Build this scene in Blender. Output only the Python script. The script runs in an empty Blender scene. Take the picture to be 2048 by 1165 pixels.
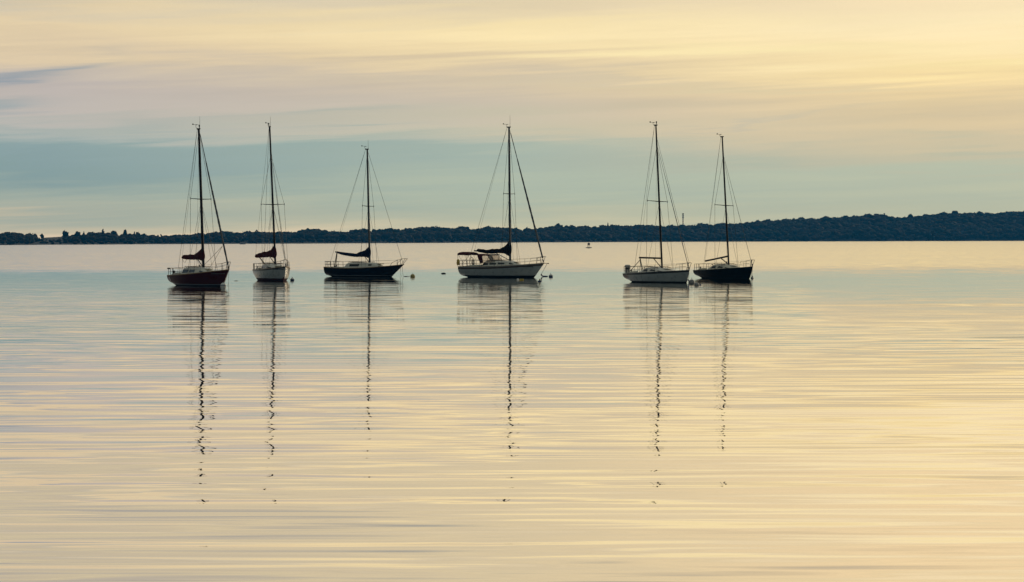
import bpy, math, random
import numpy as np
from mathutils import Vector, Matrix, noise as mnoise
R = math.radians
C = bpy.context.scene.collection
sc = bpy.context.scene
random.seed(7)

# ------------------------------------------------------------------ camera
CAM_H, F, W0, H0 = 3.8, 5268.0, 2048.0, 1165.0
HOR = 478.0
cam = bpy.data.cameras.new('camera'); camo = bpy.data.objects.new('camera', cam); C.objects.link(camo)
cam.sensor_width = 36.0; cam.lens = 36.0*F/W0; cam.clip_start = 0.5; cam.clip_end = 60000
PITCH = math.atan((H0/2-HOR)/F); ROLL = R(0.13)
camo.matrix_world = Matrix.Translation((0, 0, CAM_H)) @ Matrix.Rotation(R(90)-PITCH, 4, 'X') @ Matrix.Rotation(-ROLL, 4, 'Z')
sc.camera = camo
CM = camo.matrix_world.to_3x3()

def ray(px, py):
    d = CM @ Vector(((px-W0/2)/F, -(py-H0/2)/F, -1.0)); return d
def ground(px, py, z=0.0):
    d = ray(px, py); k = (z-CAM_H)/d.z; return Vector((d.x*k, d.y*k, z))
def at_depth(px, py, Y):
    d = ray(px, py); k = Y/d.y; return Vector((d.x*k, Y, CAM_H+d.z*k))

# ------------------------------------------------------------------ render / exposure
sc.view_settings.view_transform = 'Standard'; sc.view_settings.look = 'None'
sc.view_settings.exposure = 0.0; sc.view_settings.gamma = 1.0
sc.render.engine = 'CYCLES'
sc.cycles.use_denoising = True
sc.cycles.max_bounces = 8; sc.cycles.volume_bounces = 1; sc.cycles.transparent_max_bounces = 12
sc.cycles.sample_clamp_indirect = 4.0

# ------------------------------------------------------------------ world
def lin(c):
    def f(v):
        v /= 255.0
        return v/12.92 if v <= 0.04045 else ((v+0.055)/1.055)**2.4
    return (f(c[0]), f(c[1]), f(c[2]), 1.0)

SUN_AZ, SUN_EL = R(36), R(13)
world = bpy.data.worlds.new('World'); sc.world = world; world.use_nodes = True
nt = world.node_tree; nt.nodes.clear()

class G:
    """tiny helper for node graphs"""
    def __init__(s, t): s.t = t; s.n = t.nodes; s.l = t.links
    def set(s, sock, v):
        if hasattr(v, 'is_output') or isinstance(v, bpy.types.NodeSocket): s.l.new(v, sock)
        else: sock.default_value = v
    def m(s, op, a, b=None, c=None, clamp=False):
        n = s.n.new('ShaderNodeMath'); n.operation = op; n.use_clamp = clamp
        s.set(n.inputs[0], a)
        if b is not None: s.set(n.inputs[1], b)
        if c is not None: s.set(n.inputs[2], c)
        return n.outputs[0]
    def ss(s, x, a, b, lo=0.0, hi=1.0, kind='SMOOTHSTEP'):
        n = s.n.new('ShaderNodeMapRange'); n.interpolation_type = kind; n.clamp = True
        s.set(n.inputs[0], x); s.set(n.inputs[1], a); s.set(n.inputs[2], b); s.set(n.inputs[3], lo); s.set(n.inputs[4], hi)
        return n.outputs[0]
    def xyz(s, x, y, z):
        n = s.n.new('ShaderNodeCombineXYZ'); s.set(n.inputs[0], x); s.set(n.inputs[1], y); s.set(n.inputs[2], z); return n.outputs[0]
    def sep(s, v):
        n = s.n.new('ShaderNodeSeparateXYZ'); s.l.new(v, n.inputs[0]); return n.outputs
    def noise(s, v, scale=1.0, detail=2.0, rough=0.5, dist=0.0, col=False):
        n = s.n.new('ShaderNodeTexNoise'); s.l.new(v, n.inputs['Vector']); n.inputs['Scale'].default_value = scale
        n.inputs['Detail'].default_value = detail; n.inputs['Roughness'].default_value = rough; n.inputs['Distortion'].default_value = dist
        return n.outputs['Color' if col else 0]
    def mix(s, f, a, b, kind='MIX'):
        n = s.n.new('ShaderNodeMix'); n.data_type = 'RGBA'; n.blend_type = kind
        s.set(n.inputs[0], f); s.set(n.inputs[6], a); s.set(n.inputs[7], b); return n.outputs[2]
    def ramp(s, f, stops):
        n = s.n.new('ShaderNodeValToRGB'); s.l.new(f, n.inputs[0]); e = n.color_ramp.elements
        e[0].position, e[0].color = stops[0]
        e[1].position, e[1].color = stops[-1]
        for p, c in stops[1:-1]:
            k = e.new(p); k.color = c
        return n.outputs[0]

g = G(nt)
tc = nt.nodes.new('ShaderNodeTexCoord')
dx, dy, dz = g.sep(tc.outputs['Generated'])
u = g.m('ARCTAN2', dx, dy)
stretch = g.xyz(g.m('MULTIPLY', dx, 5.0), g.m('MULTIPLY', dy, 5.0), g.m('MULTIPLY', dz, 55.0))
# slanted long wisps: shear elevation with azimuth
slv = g.xyz(g.m('MULTIPLY', dx, 6.0), g.m('MULTIPLY', dy, 6.0), g.m('MULTIPLY', g.m('ADD', dz, g.m('MULTIPLY', dx, -0.045)), 190.0))
n1 = g.noise(stretch, 1.0, 4.0, 0.55, 0.4)
n2 = g.noise(slv, 1.0, 5.0, 0.55, 0.6)
n3 = g.noise(stretch, 3.1, 3.0, 0.5, 0.3)
slw = g.xyz(g.m('MULTIPLY', dx, 17.0), g.m('MULTIPLY', dy, 17.0), g.m('MULTIPLY', g.m('ADD', dz, g.m('MULTIPLY', dx, -0.03)), 520.0))
n4 = g.noise(slw, 1.0, 5.0, 0.62, 0.8)
v = g.m('ADD', dz, g.m('ADD', g.m('MULTIPLY', g.m('SUBTRACT', n1, 0.5), 0.022), g.m('ADD', g.m('MULTIPLY', g.m('SUBTRACT', n2, 0.5), 0.019), g.m('MULTIPLY', g.m('SUBTRACT', n4, 0.5), 0.006))))
T0 = 0.30
def tv(y): return max(0.0, min(1.0, (478.0-y)/5268.0/T0))
def stops(lst): return [(tv(y), lin(c)) for y, c in sorted(lst, key=lambda q: -q[0])]
tf = g.m('DIVIDE', v, T0, clamp=True)
skyL = g.ramp(tf, stops([(478,(246,220,182)),(458,(222,206,172)),(435,(190,192,170)),(395,(172,183,168)),(340,(140,164,163)),(295,(143,166,168)),(284,(168,180,176)),(268,(184,187,180)),
        (225,(197,188,180)),(175,(194,184,178)),(140,(204,191,176)),(112,(224,203,170)),(50,(233,211,172)),(0,(205,195,174)),(-70,(199,186,164)),(-260,(207,193,162)),(-420,(176,168,158)),(-700,(150,152,152)),(-1000,(158,154,146))]))
skyC = g.ramp(tf, stops([(478,(246,226,182)),(445,(218,212,175)),(385,(190,199,175)),(325,(172,187,173)),(296,(174,188,175)),(284,(192,194,175)),(264,(205,198,173)),
        (205,(207,194,173)),(150,(218,200,170)),(125,(229,208,170)),(85,(248,224,174)),(50,(254,232,179)),(10,(230,212,176)),(-60,(219,202,168)),(-230,(220,202,165)),(-400,(204,190,160)),(-700,(165,162,152)),(-1000,(158,154,144))]))
skyR = g.ramp(tf, stops([(478,(240,224,180)),(430,(206,207,175)),(360,(188,196,173)),(325,(202,195,167)),(265,(220,201,164)),(215,(228,206,163)),(175,(240,214,163)),
        (145,(253,227,168)),(95,(255,232,180)),(50,(255,235,188)),(5,(249,227,184)),(-80,(240,216,170)),(-230,(240,214,168)),(-500,(224,200,158)),(-1000,(160,156,146))]))
f1 = g.ss(u, -0.175, 0.0, kind='LINEAR'); f2 = g.ss(u, 0.0, 0.15, kind='LINEAR')
sky = g.mix(f2, g.mix(f1, skyL, skyC), skyR)
# cirrus streaks where the thin cloud opens to the blue behind it, or thickens
def blob(px, py, sx, sy, slope):
    u0 = math.atan((px-1024)/F); v0 = (478-py)/F
    du = g.m('DIVIDE', g.m('SUBTRACT', u, u0), sx/F)
    dv = g.m('DIVIDE', g.m('SUBTRACT', g.m('SUBTRACT', v, v0), g.m('MULTIPLY', g.m('SUBTRACT', u, u0), slope)), sy/F)
    r2 = g.m('ADD', g.m('MULTIPLY', du, du), g.m('MULTIPLY', dv, dv))
    return g.m('POWER', 2.718, g.m('MULTIPLY', r2, -1.0))
for (px, py, sx, sy, slope, col, amt) in [
        (10, 168, 135, 15, 0.24, (138,154,168), 1.0), (110, 146, 85, 9, 0.22, (146,160,168), 0.95), (230, 263, 170, 8, 0.03, (160,176,172), 0.8), (640, 282, 160, 9, 0.05, (164,182,172), 0.8), (60, 262, 120, 7, -0.04, (158,174,172), 0.7), (1120, 292, 200, 9, 0.03, (178,190,172), 0.7), (1450, 318, 180, 9, -0.05, (178,190,170), 0.6), (820, 268, 120, 6, 0.08, (176,186,172), 0.6), (0, 216, 70, 8, 0.08, (150,166,170), 0.7), (0, 220, 110, 9, 0.05, (160,170,172), 0.6),
        (1500, 100, 480, 15, 0.0, (255,236,180), 0.9), (1180, 70, 330, 12, 0.0, (254,234,182), 0.7), (1960, 132, 260, 10, 0.0, (255,234,172), 0.9), (700, 238, 150, 10, 0.05, (158,176,168), 0.6), (420, 246, 170, 6, 0.03, (164,178,172), 0.6),
        (330, 268, 260, 7, -0.01, (190,190,176), 0.5), (1890, 275, 110, 12, -0.05, (178,188,168), 0.45),
        (1960, 312, 130, 10, 0.0, (172,186,168), 0.5), (1500, 240, 220, 5, 0.10, (196,190,170), 0.5),
        (1300, 320, 330, 14, 0.0, (178,188,170), 0.4), (1000, 150, 420, 7, -0.01, (206,194,172), 0.5),
        (1500, 165, 420, 8, -0.015, (216,202,166), 0.55), (520, 300, 500, 10, -0.015, (150,174,166), 0.5)]:
    b = g.m('MULTIPLY', blob(px, py, sx, sy, slope), g.ss(n2, 0.30, 0.62, 0.35*amt, amt))
    sky = g.mix(b, sky, lin(col))
# fine mottled streaking (thin ice cloud)
st = g.m('ADD', g.m('MULTIPLY', g.m('SUBTRACT', n2, 0.5), 0.20), g.m('ADD', g.m('MULTIPLY', g.m('SUBTRACT', n3, 0.5), 0.10), g.m('MULTIPLY', g.m('SUBTRACT', n4, 0.5), 0.055)))
gain = g.m('ADD', 1.0, g.m('MULTIPLY', st, g.ss(dz, 0.02, 0.06)))
# brighter thin cloud sheet higher up in front, fading to a dull zenith and a dim eastern sky behind the viewer
gain = g.m('MULTIPLY', gain, g.ss(dz, 0.085, 0.15, 1.0, 1.10))
gain = g.m('MULTIPLY', gain, g.ss(dz, 0.30, 0.80, 1.0, 1.6))
azd = g.m('ADD', g.m('MULTIPLY', dx, math.sin(R(14))), g.m('MULTIPLY', dy, math.cos(R(14))))
back = g.ss(azd, 0.02, 0.88, 0.035, 1.0)
gain = g.m('MULTIPLY', gain, g.m('MAXIMUM', back, g.ss(dz, 0.45, 0.9, 0.0, 0.9)))
tint = g.mix(g.ss(azd, -0.2, 0.7), (0.80, 0.95, 0.95, 1), (1, 1, 1, 1))
sky = g.mix(1.0, sky, tint, 'MULTIPLY')
vm = nt.nodes.new('ShaderNodeVectorMath'); vm.operation = 'SCALE'; nt.links.new(sky, vm.inputs[0]); nt.links.new(gain, vm.inputs['Scale'])
# the world below the horizon (never seen directly: water lies there)
low = g.ss(dz, -0.03, -0.002)
skyf = g.mix(low, (0.035, 0.045, 0.045, 1), vm.outputs[0])
nish = nt.nodes.new('ShaderNodeTexSky'); nish.sky_type = 'NISHITA'; nish.sun_disc = False
nish.sun_elevation = SUN_EL; nish.sun_rotation = SUN_AZ; nish.dust_density = 2.0
bg1 = nt.nodes.new('ShaderNodeBackground'); nt.links.new(skyf, bg1.inputs[0]); bg1.inputs[1].default_value = 0.97
bg2 = nt.nodes.new('ShaderNodeBackground'); nt.links.new(nish.outputs[0], bg2.inputs[0]); bg2.inputs[1].default_value = 0.003
ad = nt.nodes.new('ShaderNodeAddShader'); nt.links.new(bg1.outputs[0], ad.inputs[0]); nt.links.new(bg2.outputs[0], ad.inputs[1])
wo = nt.nodes.new('ShaderNodeOutputWorld'); nt.links.new(ad.outputs[0], wo.inputs[0])

# ------------------------------------------------------------------ sun (veiled by thin cloud, low, ahead to the right)
sl = bpy.data.lights.new('sun', 'SUN'); sl.energy = 1.3; sl.angle = R(10); sl.color = (1.0, 0.83, 0.58)
so = bpy.data.objects.new('sun', sl); C.objects.link(so)
S = Vector((math.sin(SUN_AZ)*math.cos(SUN_EL), math.cos(SUN_AZ)*math.cos(SUN_EL), math.sin(SUN_EL)))
so.rotation_euler = S.to_track_quat('Z', 'Y').to_euler(); so.location = (60, 60, 60)

# ------------------------------------------------------------------ materials
MATS = {}
def mat(name, col, rough=0.5, metal=0.0, var=0.12, scale=3.0, spec=0.5, coat=0.0, alpha=None):
    if name in MATS: return MATS[name]
    m = bpy.data.materials.new(name); m.use_nodes = True; t = m.node_tree; gg = G(t)
    b = t.nodes['Principled BSDF']
    tcn = t.nodes.new('ShaderNodeTexCoord')
    n = gg.noise(tcn.outputs['Object'], scale, 4.0, 0.6)
    lo = tuple(c*(1-var) for c in col)+(1,); hi = tuple(min(1, c*(1+var)) for c in col)+(1,)
    cc = gg.mix(n, lo, hi); t.links.new(cc, b.inputs['Base Color'])
    t.links.new(gg.ss(n, 0.3, 0.7, max(0.02, rough*0.85), min(1, rough*1.15)), b.inputs['Roughness'])
    b.inputs['Metallic'].default_value = metal; b.inputs['Specular IOR Level'].default_value = spec
    b.inputs['Coat Weight'].default_value = coat
    if alpha is not None: b.inputs['Alpha'].default_value = alpha
    MATS[name] = m; return m
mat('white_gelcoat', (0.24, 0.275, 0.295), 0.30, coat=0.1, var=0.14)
mat('deck_paint', (0.58, 0.54, 0.43), 0.55, var=0.10)
mat('white_paint', (0.64, 0.62, 0.56), 0.4, var=0.08)
mat('maroon_gelcoat', (0.040, 0.002, 0.003), 0.35, var=0.15, spec=0.08)
mat('navy_gelcoat', (0.002, 0.003, 0.010), 0.35, var=0.15, spec=0.06)
mat('black_gelcoat', (0.003, 0.0025, 0.002), 0.4, var=0.15, spec=0.05)
mat('antifouling_black', (0.008, 0.008, 0.010), 0.8, spec=0.1)
mat('antifouling_red', (0.045, 0.010, 0.012), 0.8, spec=0.1)
mat('antifouling_slate', (0.030, 0.030, 0.048), 0.8, spec=0.1)
mat('stripe_brown', (0.05, 0.03, 0.02), 0.4)
mat('stripe_black', (0.008, 0.008, 0.01), 0.35)
mat('stripe_red', (0.20, 0.03, 0.03), 0.4)
mat('stripe_grey', (0.10, 0.12, 0.16), 0.4)
mat('canvas_maroon', (0.055, 0.006, 0.008), 0.95, scale=14, var=0.3, spec=0.1)
mat('canvas_navy', (0.006, 0.009, 0.035), 0.95, scale=14, var=0.3, spec=0.1)
mat('canvas_black', (0.010, 0.004, 0.006), 0.95, scale=14, var=0.3, spec=0.1)
mat('smoked_glass', (0.006, 0.008, 0.010), 0.12, spec=0.4)
mat('grey_glass', (0.12, 0.15, 0.20), 0.15, spec=0.5)
mat('steel', (0.10, 0.10, 0.10), 0.45, metal=0.5)
mat('wire', (0.03, 0.03, 0.03), 0.6, metal=0.2)
mat('aluminium_dark', (0.012, 0.010, 0.014), 0.6, metal=0.0, spec=0.25)
mat('aluminium_grey', (0.06, 0.07, 0.085), 0.55, metal=0.1, spec=0.3)
mat('aluminium_black', (0.004, 0.004, 0.005), 0.55, spec=0.2)
mat('teak', (0.22, 0.13, 0.06), 0.7, scale=20)
mat('rope', (0.10, 0.09, 0.07), 0.9)
mat('rope_blue', (0.01, 0.03, 0.12), 0.8)
mat('sailcloth_furled', (0.09, 0.10, 0.12), 0.85, scale=12, var=0.3)
mat('yellow_foam', (0.42, 0.30, 0.03), 0.7)
mat('buoy_white', (0.62, 0.63, 0.62), 0.45, var=0.2, scale=9)
mat('buoy_grey', (0.22, 0.22, 0.23), 0.6, var=0.3, scale=9)
mat('buoy_blue', (0.02, 0.05, 0.14), 0.5, var=0.2)
mat('buoy_ochre', (0.34, 0.27, 0.10), 0.7, var=0.3, scale=9)
mat('rubber_black', (0.012, 0.012, 0.014), 0.7)
mat('plastic_grey', (0.24, 0.24, 0.25), 0.5)
mat('outboard_grey', (0.45, 0.44, 0.42), 0.6)
mat('mark_pale', (0.55, 0.50, 0.56), 0.6)
mat('mark_dim', (0.06, 0.05, 0.05), 0.6)
mat('mark_dark', (0.02, 0.02, 0.025), 0.6)
mat('tower_grey', (0.22, 0.22, 0.24), 0.6)
mat('tower_red', (0.30, 0.08, 0.07), 0.6)
mat('bark', (0.05, 0.04, 0.03), 0.9)
mat('skin', (0.30, 0.18, 0.12), 0.7)
def clear_vinyl():
    m = bpy.data.materials.new('clear_vinyl'); m.use_nodes = True; t = m.node_tree
    b = t.nodes['Principled BSDF']; b.inputs['Base Color'].default_value = (0.62, 0.52, 0.44, 1); b.inputs['Roughness'].default_value = 0.25
    tr = t.nodes.new('ShaderNodeBsdfTransparent'); tr.inputs[0].default_value = (0.9, 0.85, 0.8, 1)
    mx = t.nodes.new('ShaderNodeMixShader'); gg = G(t); tcn = t.nodes.new('ShaderNodeTexCoord')
    t.links.new(gg.ss(gg.noise(tcn.outputs['Object'], 4.0, 3.0), 0.3, 0.7, 0.28, 0.5), mx.inputs[0])
    t.links.new(tr.outputs[0], mx.inputs[1]); t.links.new(b.outputs[0], mx.inputs[2])
    t.links.new(mx.outputs[0], t.nodes['Material Output'].inputs[0]); MATS['clear_vinyl'] = m
clear_vinyl()
def leaf_mat(name, a, b_):
    m = bpy.data.materials.new(name); m.use_nodes = True; t = m.node_tree; gg = G(t)
    b = t.nodes['Principled BSDF']; geo = t.nodes.new('ShaderNodeNewGeometry')
    n = gg.noise(geo.outputs['Position'], 0.055, 4.0, 0.6); n_ = gg.noise(geo.outputs['Position'], 0.5, 2.0, 0.6)
    f = gg.m('ADD', gg.m('MULTIPLY', n, 0.75), gg.m('MULTIPLY', n_, 0.25))
    t.links.new(gg.ramp(f, [(0.36, a+(1,)), (0.50, tuple((x+y)/2 for x, y in zip(a, b_))+(1,)), (0.62, b_+(1,))]), b.inputs['Base Color'])
    b.inputs['Roughness'].default_value = 0.9; b.inputs['Specular IOR Level'].default_value = 0.1
    MATS[name] = m; return m
leaf_mat('woodland_leaves', (0.006, 0.020, 0.014), (0.050, 0.030, 0.016))
leaf_mat('tree_leaves', (0.005, 0.013, 0.012), (0.012, 0.017, 0.012))

# ------------------------------------------------------------------ mesh builder
class MB:
    def __init__(s): s.v = []; s.f = []; s.mi = []; s.mats = []
    def mid(s, m):
        if m not in s.mats: s.mats.append(m)
        return s.mats.index(m)
    def add(s, vs, fs, m):
        o = len(s.v); s.v += [tuple(p) for p in vs]; k = s.mid(m)
        for f in fs: s.f.append(tuple(o+i for i in f)); s.mi.append(k)
    def grid(s, rows, m, close_u=False, mrow=None):
        nr, nc = len(rows), len(rows[0]); o = len(s.v)
        for r in rows: s.v += [tuple(p) for p in r]
        for i in range(nr-1):
            for j in range(nc if close_u else nc-1):
                j2 = (j+1) % nc
                s.f.append((o+i*nc+j, o+i*nc+j2, o+(i+1)*nc+j2, o+(i+1)*nc+j)); s.mi.append(s.mid(mrow[j] if mrow else m))
    def tube(s, pts, r, m, n=6, rz=None, closed=False):
        pts = [Vector(p) for p in pts]; k = len(pts); rs = r if isinstance(r, (list, tuple)) else [r]*k
        ring = []
        for i, p in enumerate(pts):
            if closed: d = pts[(i+1) % k]-pts[i-1]
            else: d = pts[min(i+1, k-1)]-pts[max(i-1, 0)]
            if d.length < 1e-9: d = Vector((0, 0, 1))
            d.normalize(); a = Vector((0, 0, 1)) if abs(d.z) < 0.9 else Vector((1, 0, 0))
            e1 = d.cross(a).normalized(); e2 = d.cross(e1).normalized()
            ring.append([p+e1*math.cos(2*math.pi*j/n)*rs[i]+e2*math.sin(2*math.pi*j/n)*rs[i]*(rz or 1) for j in range(n)])
        if closed: ring.append(ring[0])
        s.grid(ring, m, True)
        if not closed:
            o = len(s.v)-n*k
            s.f.append(tuple(o+j for j in range(n))); s.mi.append(s.mid(m))
            s.f.append(tuple(o+(k-1)*n+j for j in reversed(range(n)))); s.mi.append(s.mid(m))
    def box(s, c, d, m, yaw=0.0, bev=0.0):
        cx, cy, cz = c; x, y, z = d[0]/2, d[1]/2, d[2]/2
        if bev > 0:
            b = min(bev, x*.9, y*.9, z*.9); prof = [(-z, b), (-z+b, 0), (z-b, 0), (z, b)]
            rows = []
            for zz, ins in prof:
                X, Y = x-ins, y-ins
                rows.append([(X-b, -Y), (X, -Y+b), (X, Y-b), (X-b, Y), (-X+b, Y), (-X, Y-b), (-X, -Y+b), (-X+b, -Y)])
            rr = [[(cx+a*math.cos(yaw)-bb*math.sin(yaw), cy+a*math.sin(yaw)+bb*math.cos(yaw), cz+prof[i][0]) for a, bb in r] for i, r in enumerate(rows)]
            o = len(s.v); s.grid(rr, m, True); k = s.mid(m)
            s.f.append(tuple(o+j for j in reversed(range(8)))); s.mi.append(k); s.f.append(tuple(o+24+j for j in range(8))); s.mi.append(k)
            return
        vs = []
        for dz_ in (-z, z):
            for a, b in ((-x, -y), (x, -y), (x, y), (-x, y)):
                vs.append((cx+a*math.cos(yaw)-b*math.sin(yaw), cy+a*math.sin(yaw)+b*math.cos(yaw), cz+dz_))
        s.add(vs, [(0,3,2,1), (4,5,6,7), (0,1,5,4), (1,2,6,5), (2,3,7,6), (3,0,4,7)], m)
    def lathe(s, c, prof, m, n=16, mrow=None):
        rows = [[(c[0]+r*math.cos(2*math.pi*j/n), c[1]+r*math.sin(2*math.pi*j/n), c[2]+z) for j in range(n)] for r, z in prof]
        o = len(s.v)
        for r in rows: s.v += r
        for i in range(len(rows)-1):
            for j in range(n):
                j2 = (j+1) % n
                s.f.append((o+i*n+j, o+i*n+j2, o+(i+1)*n+j2, o+(i+1)*n+j)); s.mi.append(s.mid(mrow[i] if mrow else m))
    def build(s, name, parent=None, smooth=True, angle=40):
        me = bpy.data.meshes.new(name); me.from_pydata(s.v, [], s.f)
        for m in s.mats: me.materials.append(MATS[m])
        me.polygons.foreach_set('material_index', s.mi)
        me.validate(); me.update()
        import bmesh
        bm = bmesh.new(); bm.from_mesh(me); bmesh.ops.remove_doubles(bm, verts=bm.verts, dist=1e-4)
        bmesh.ops.dissolve_degenerate(bm, dist=1e-5, edges=bm.edges)
        bmesh.ops.recalc_face_normals(bm, faces=bm.faces)
        for f in bm.faces: f.smooth = smooth
        for e in bm.edges:
            if len(e.link_faces) == 2 and e.calc_face_angle(0) > R(angle): e.smooth = False
        bm.to_mesh(me); bm.free()
        o = bpy.data.objects.new(name, me); C.objects.link(o)
        if parent: o.parent = parent
        return o
def part(name, parent, m, fn, smooth=True, label=None):
    b = MB(); fn(b); o = b.build(name, parent, smooth)
    if label: o['label'] = label
    return o
def tag(o, label=None, cat=None, group=None, kind=None):
    for k, v_ in (('label', label), ('category', cat), ('group', group), ('kind', kind)):
        if v_: o[k] = v_
    return o
def empty(name, loc, rz=0.0):
    o = bpy.data.objects.new(name, None); C.objects.link(o); o.location = loc; o.rotation_euler = (0, 0, rz); o.empty_display_size = 0.5
    return o

# ------------------------------------------------------------------ water
def water_material():
    m = bpy.data.materials.new('lake_water'); m.use_nodes = True; t = m.node_tree; gg = G(t)
    b = t.nodes['Principled BSDF']; out = t.nodes['Material Output']
    geo = t.nodes.new('ShaderNodeNewGeometry'); X, Y, Z = gg.sep(geo.outputs['Position'])
    # slow drift patches so that calm and ruffled water meet along a wandering line
    patch = gg.noise(gg.xyz(gg.m('MULTIPLY', X, 0.012), gg.m('MULTIPLY', Y, 0.02), 0.0), 1.0, 3.0, 0.55)
    Yp = gg.m('ADD', Y, gg.m('MULTIPLY', gg.m('MULTIPLY', gg.m('SUBTRACT', patch, 0.5), 0.45), Y))
    amp = gg.ramp(gg.m('DIVIDE', Yp, 400.0, clamp=True), [(0.0, (2.5,)*3+(1,)), (0.08, (2.2,)*3+(1,)), (0.12, (1.1,)*3+(1,)), (0.16, (0.85,)*3+(1,)), (0.25, (0.60,)*3+(1,)),
             (0.36, (0.48,)*3+(1,)), (0.50, (0.36,)*3+(1,)), (0.62, (0.24,)*3+(1,)), (0.74, (0.22,)*3+(1,)), (0.90, (0.45,)*3+(1,))])
    hf = gg.noise(gg.xyz(gg.m('MULTIPLY', X, 0.22), gg.m('MULTIPLY', Y, 0.09), 7.0), 1.0, 3.0, 0.6)
    far = gg.ss(gg.m('ADD', gg.m('ADD', Y, gg.m('MULTIPLY', gg.m('SUBTRACT', patch, 0.5), 60.0)), gg.m('MULTIPLY', gg.m('SUBTRACT', hf, 0.5), 190.0)), 262.0, 372.0)
    tilt = gg.ramp(gg.m('DIVIDE', Y, 400.0, clamp=True), [(0.0, (.05,)*3+(1,)), (0.10, (.10,)*3+(1,)), (0.18, (.20,)*3+(1,)), (0.30, (.55,)*3+(1,)), (0.37, (.34,)*3+(1,)), (0.45, (.15,)*3+(1,)), (0.54, (.12,)*3+(1,)), (0.61, (.18,)*3+(1,)), (0.68, (.42,)*3+(1,))])
    wob = gg.m('MULTIPLY', gg.m('SUBTRACT', gg.noise(gg.xyz(gg.m('MULTIPLY', X, 0.07), gg.m('MULTIPLY', Y, 0.11), 77.0), 1.0, 2.0), 0.5), 14.0)
    def nz(sx, sy, off, det, rough=0.5, dist=0.0):
        k = 0.55 if int(off) % 2 else -0.7
        xs_ = gg.m('ADD', X, gg.m('ADD', gg.m('MULTIPLY', Y, k), wob))
        return gg.m('SUBTRACT', gg.noise(gg.xyz(gg.m('MULTIPLY', xs_, 1/sx), gg.m('MULTIPLY', Y, 1/sy), off), 1.0, det, rough, dist), 0.5)
    a = nz(4.6, 0.74, 3.1, 2.0, 0.45, 0.25); a2 = nz(3.0, 0.42, 9.7, 2.0, 0.5, 0.2); a3 = nz(16.0, 2.6, 5.5, 1.0)
    c1 = nz(3.2, 1.0, 21.3, 2.0, 0.4, 0.25); c2 = nz(0.9, 0.4, 33.3, 1.0, 0.5)
    # a smoother patch of water off to the right of the moorings
    lee = gg.m('SUBTRACT', 1.0, gg.m('MULTIPLY', 0.85, gg.m('MULTIPLY', gg.ss(gg.m('SUBTRACT', gg.m('ADD', X, gg.m('MULTIPLY', patch, 3.0)), gg.m('MULTIPLY', Y, 0.10)), 2.0, 5.5), gg.ss(Y, 95.0, 128.0))))
    sy = gg.m('ADD', gg.m('ADD', gg.m('MULTIPLY', a, 0.085), gg.m('MULTIPLY', a2, gg.m('ADD', 0.055, gg.m('MULTIPLY', gg.ss(Y, 70.0, 125.0, 0.0, 0.27), gg.m('MULTIPLY', lee, gg.ss(Y, 170.0, 240.0, 1.0, 0.25)))))), gg.m('MULTIPLY', a3, 0.026))
    sx = gg.m('ADD', gg.m('MULTIPLY', c1, 0.050), gg.m('MULTIPLY', c2, 0.006))
    sy = gg.m('MULTIPLY', sy, amp); sx = gg.m('MULTIPLY', sx, amp)
    # back slopes are gentler than the faces turned to the viewer
    neg = gg.m('MAXIMUM', gg.m('MULTIPLY', sy, -1.0), 0.0); pos = gg.m('MAXIMUM', sy, 0.0)
    kk = gg.m('ADD', gg.m('MULTIPLY', gg.ss(Y, 50.0, 75.0, 20.0, 60.0), gg.ss(Y, 85.0, 125.0, 1.0, 0.0)), gg.m('ADD', gg.ss(Y, 165.0, 215.0, 0.0, 110.0), gg.m('MULTIPLY', gg.m('SUBTRACT', 1.0, lee), 500.0)))
    sy = gg.m('SUBTRACT', pos, gg.m('DIVIDE', neg, gg.m('ADD', 1.0, gg.m('MULTIPLY', neg, kk))))
    # thin ruffled streaks (cat's paws) lying across the calm water
    paw = gg.m('MULTIPLY', gg.ss(gg.noise(gg.xyz(gg.m('MULTIPLY', X, 0.035), gg.m('MULTIPLY', Y, 0.55), 13.0), 1.0, 3.0, 0.6), 0.49, 0.60), gg.m('ADD', gg.ss(Y, 70.0, 150.0, 0.0, 0.28), gg.ss(Y, 170.0, 215.0, 0.0, 0.06)))
    band = gg.ss(gg.m('ABSOLUTE', gg.m('SUBTRACT', gg.m('ADD', Y, gg.m('MULTIPLY', gg.m('SUBTRACT', hf, 0.5), 7.0)), 149.5)), 1.5, 4.5, 0.75, 0.0)
    far = gg.m('MAXIMUM', far, gg.m('MAXIMUM', paw, band))
    # rare steeper wavelets that show the dark hulls and the far wood as thin lines
    hv = nz(9.0, 0.8, 61.0, 2.0, 0.5); hv3 = gg.m('MULTIPLY', gg.m('MULTIPLY', hv, gg.m('MULTIPLY', hv, hv)), gg.ss(Y, 55.0, 110.0, 0.0, 2.4))
    hv3 = gg.m('MULTIPLY', gg.m('MULTIPLY', hv3, lee), gg.ss(Y, 200.0, 290.0, 1.0, 0.4))
    sy = gg.m('ADD', sy, hv3)
    # ruffled far water: facets tipped to the viewer show
    rf = gg.m('MULTIPLY', far, gg.m('ADD', gg.m('SUBTRACT', 0.0235, gg.m('DIVIDE', 1.9, gg.m('MAXIMUM', Y, 150.0))), gg.m('MULTIPLY', gg.m('ADD', nz(2.0, 1.5, 41.0, 2.0), gg.m('MULTIPLY', nz(300.0, 60.0, 51.0, 2.0), 0.12)), 0.055)))
    sy = gg.m('ADD', gg.m('ADD', sy, rf), gg.m('MULTIPLY', tilt, 0.010))
    nv = gg.xyz(gg.m('MULTIPLY', sx, -1.0), gg.m('MULTIPLY', sy, -1.0), 1.0)
    vn = t.nodes.new('ShaderNodeVectorMath'); vn.operation = 'NORMALIZE'; t.links.new(nv, vn.inputs[0])
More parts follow.
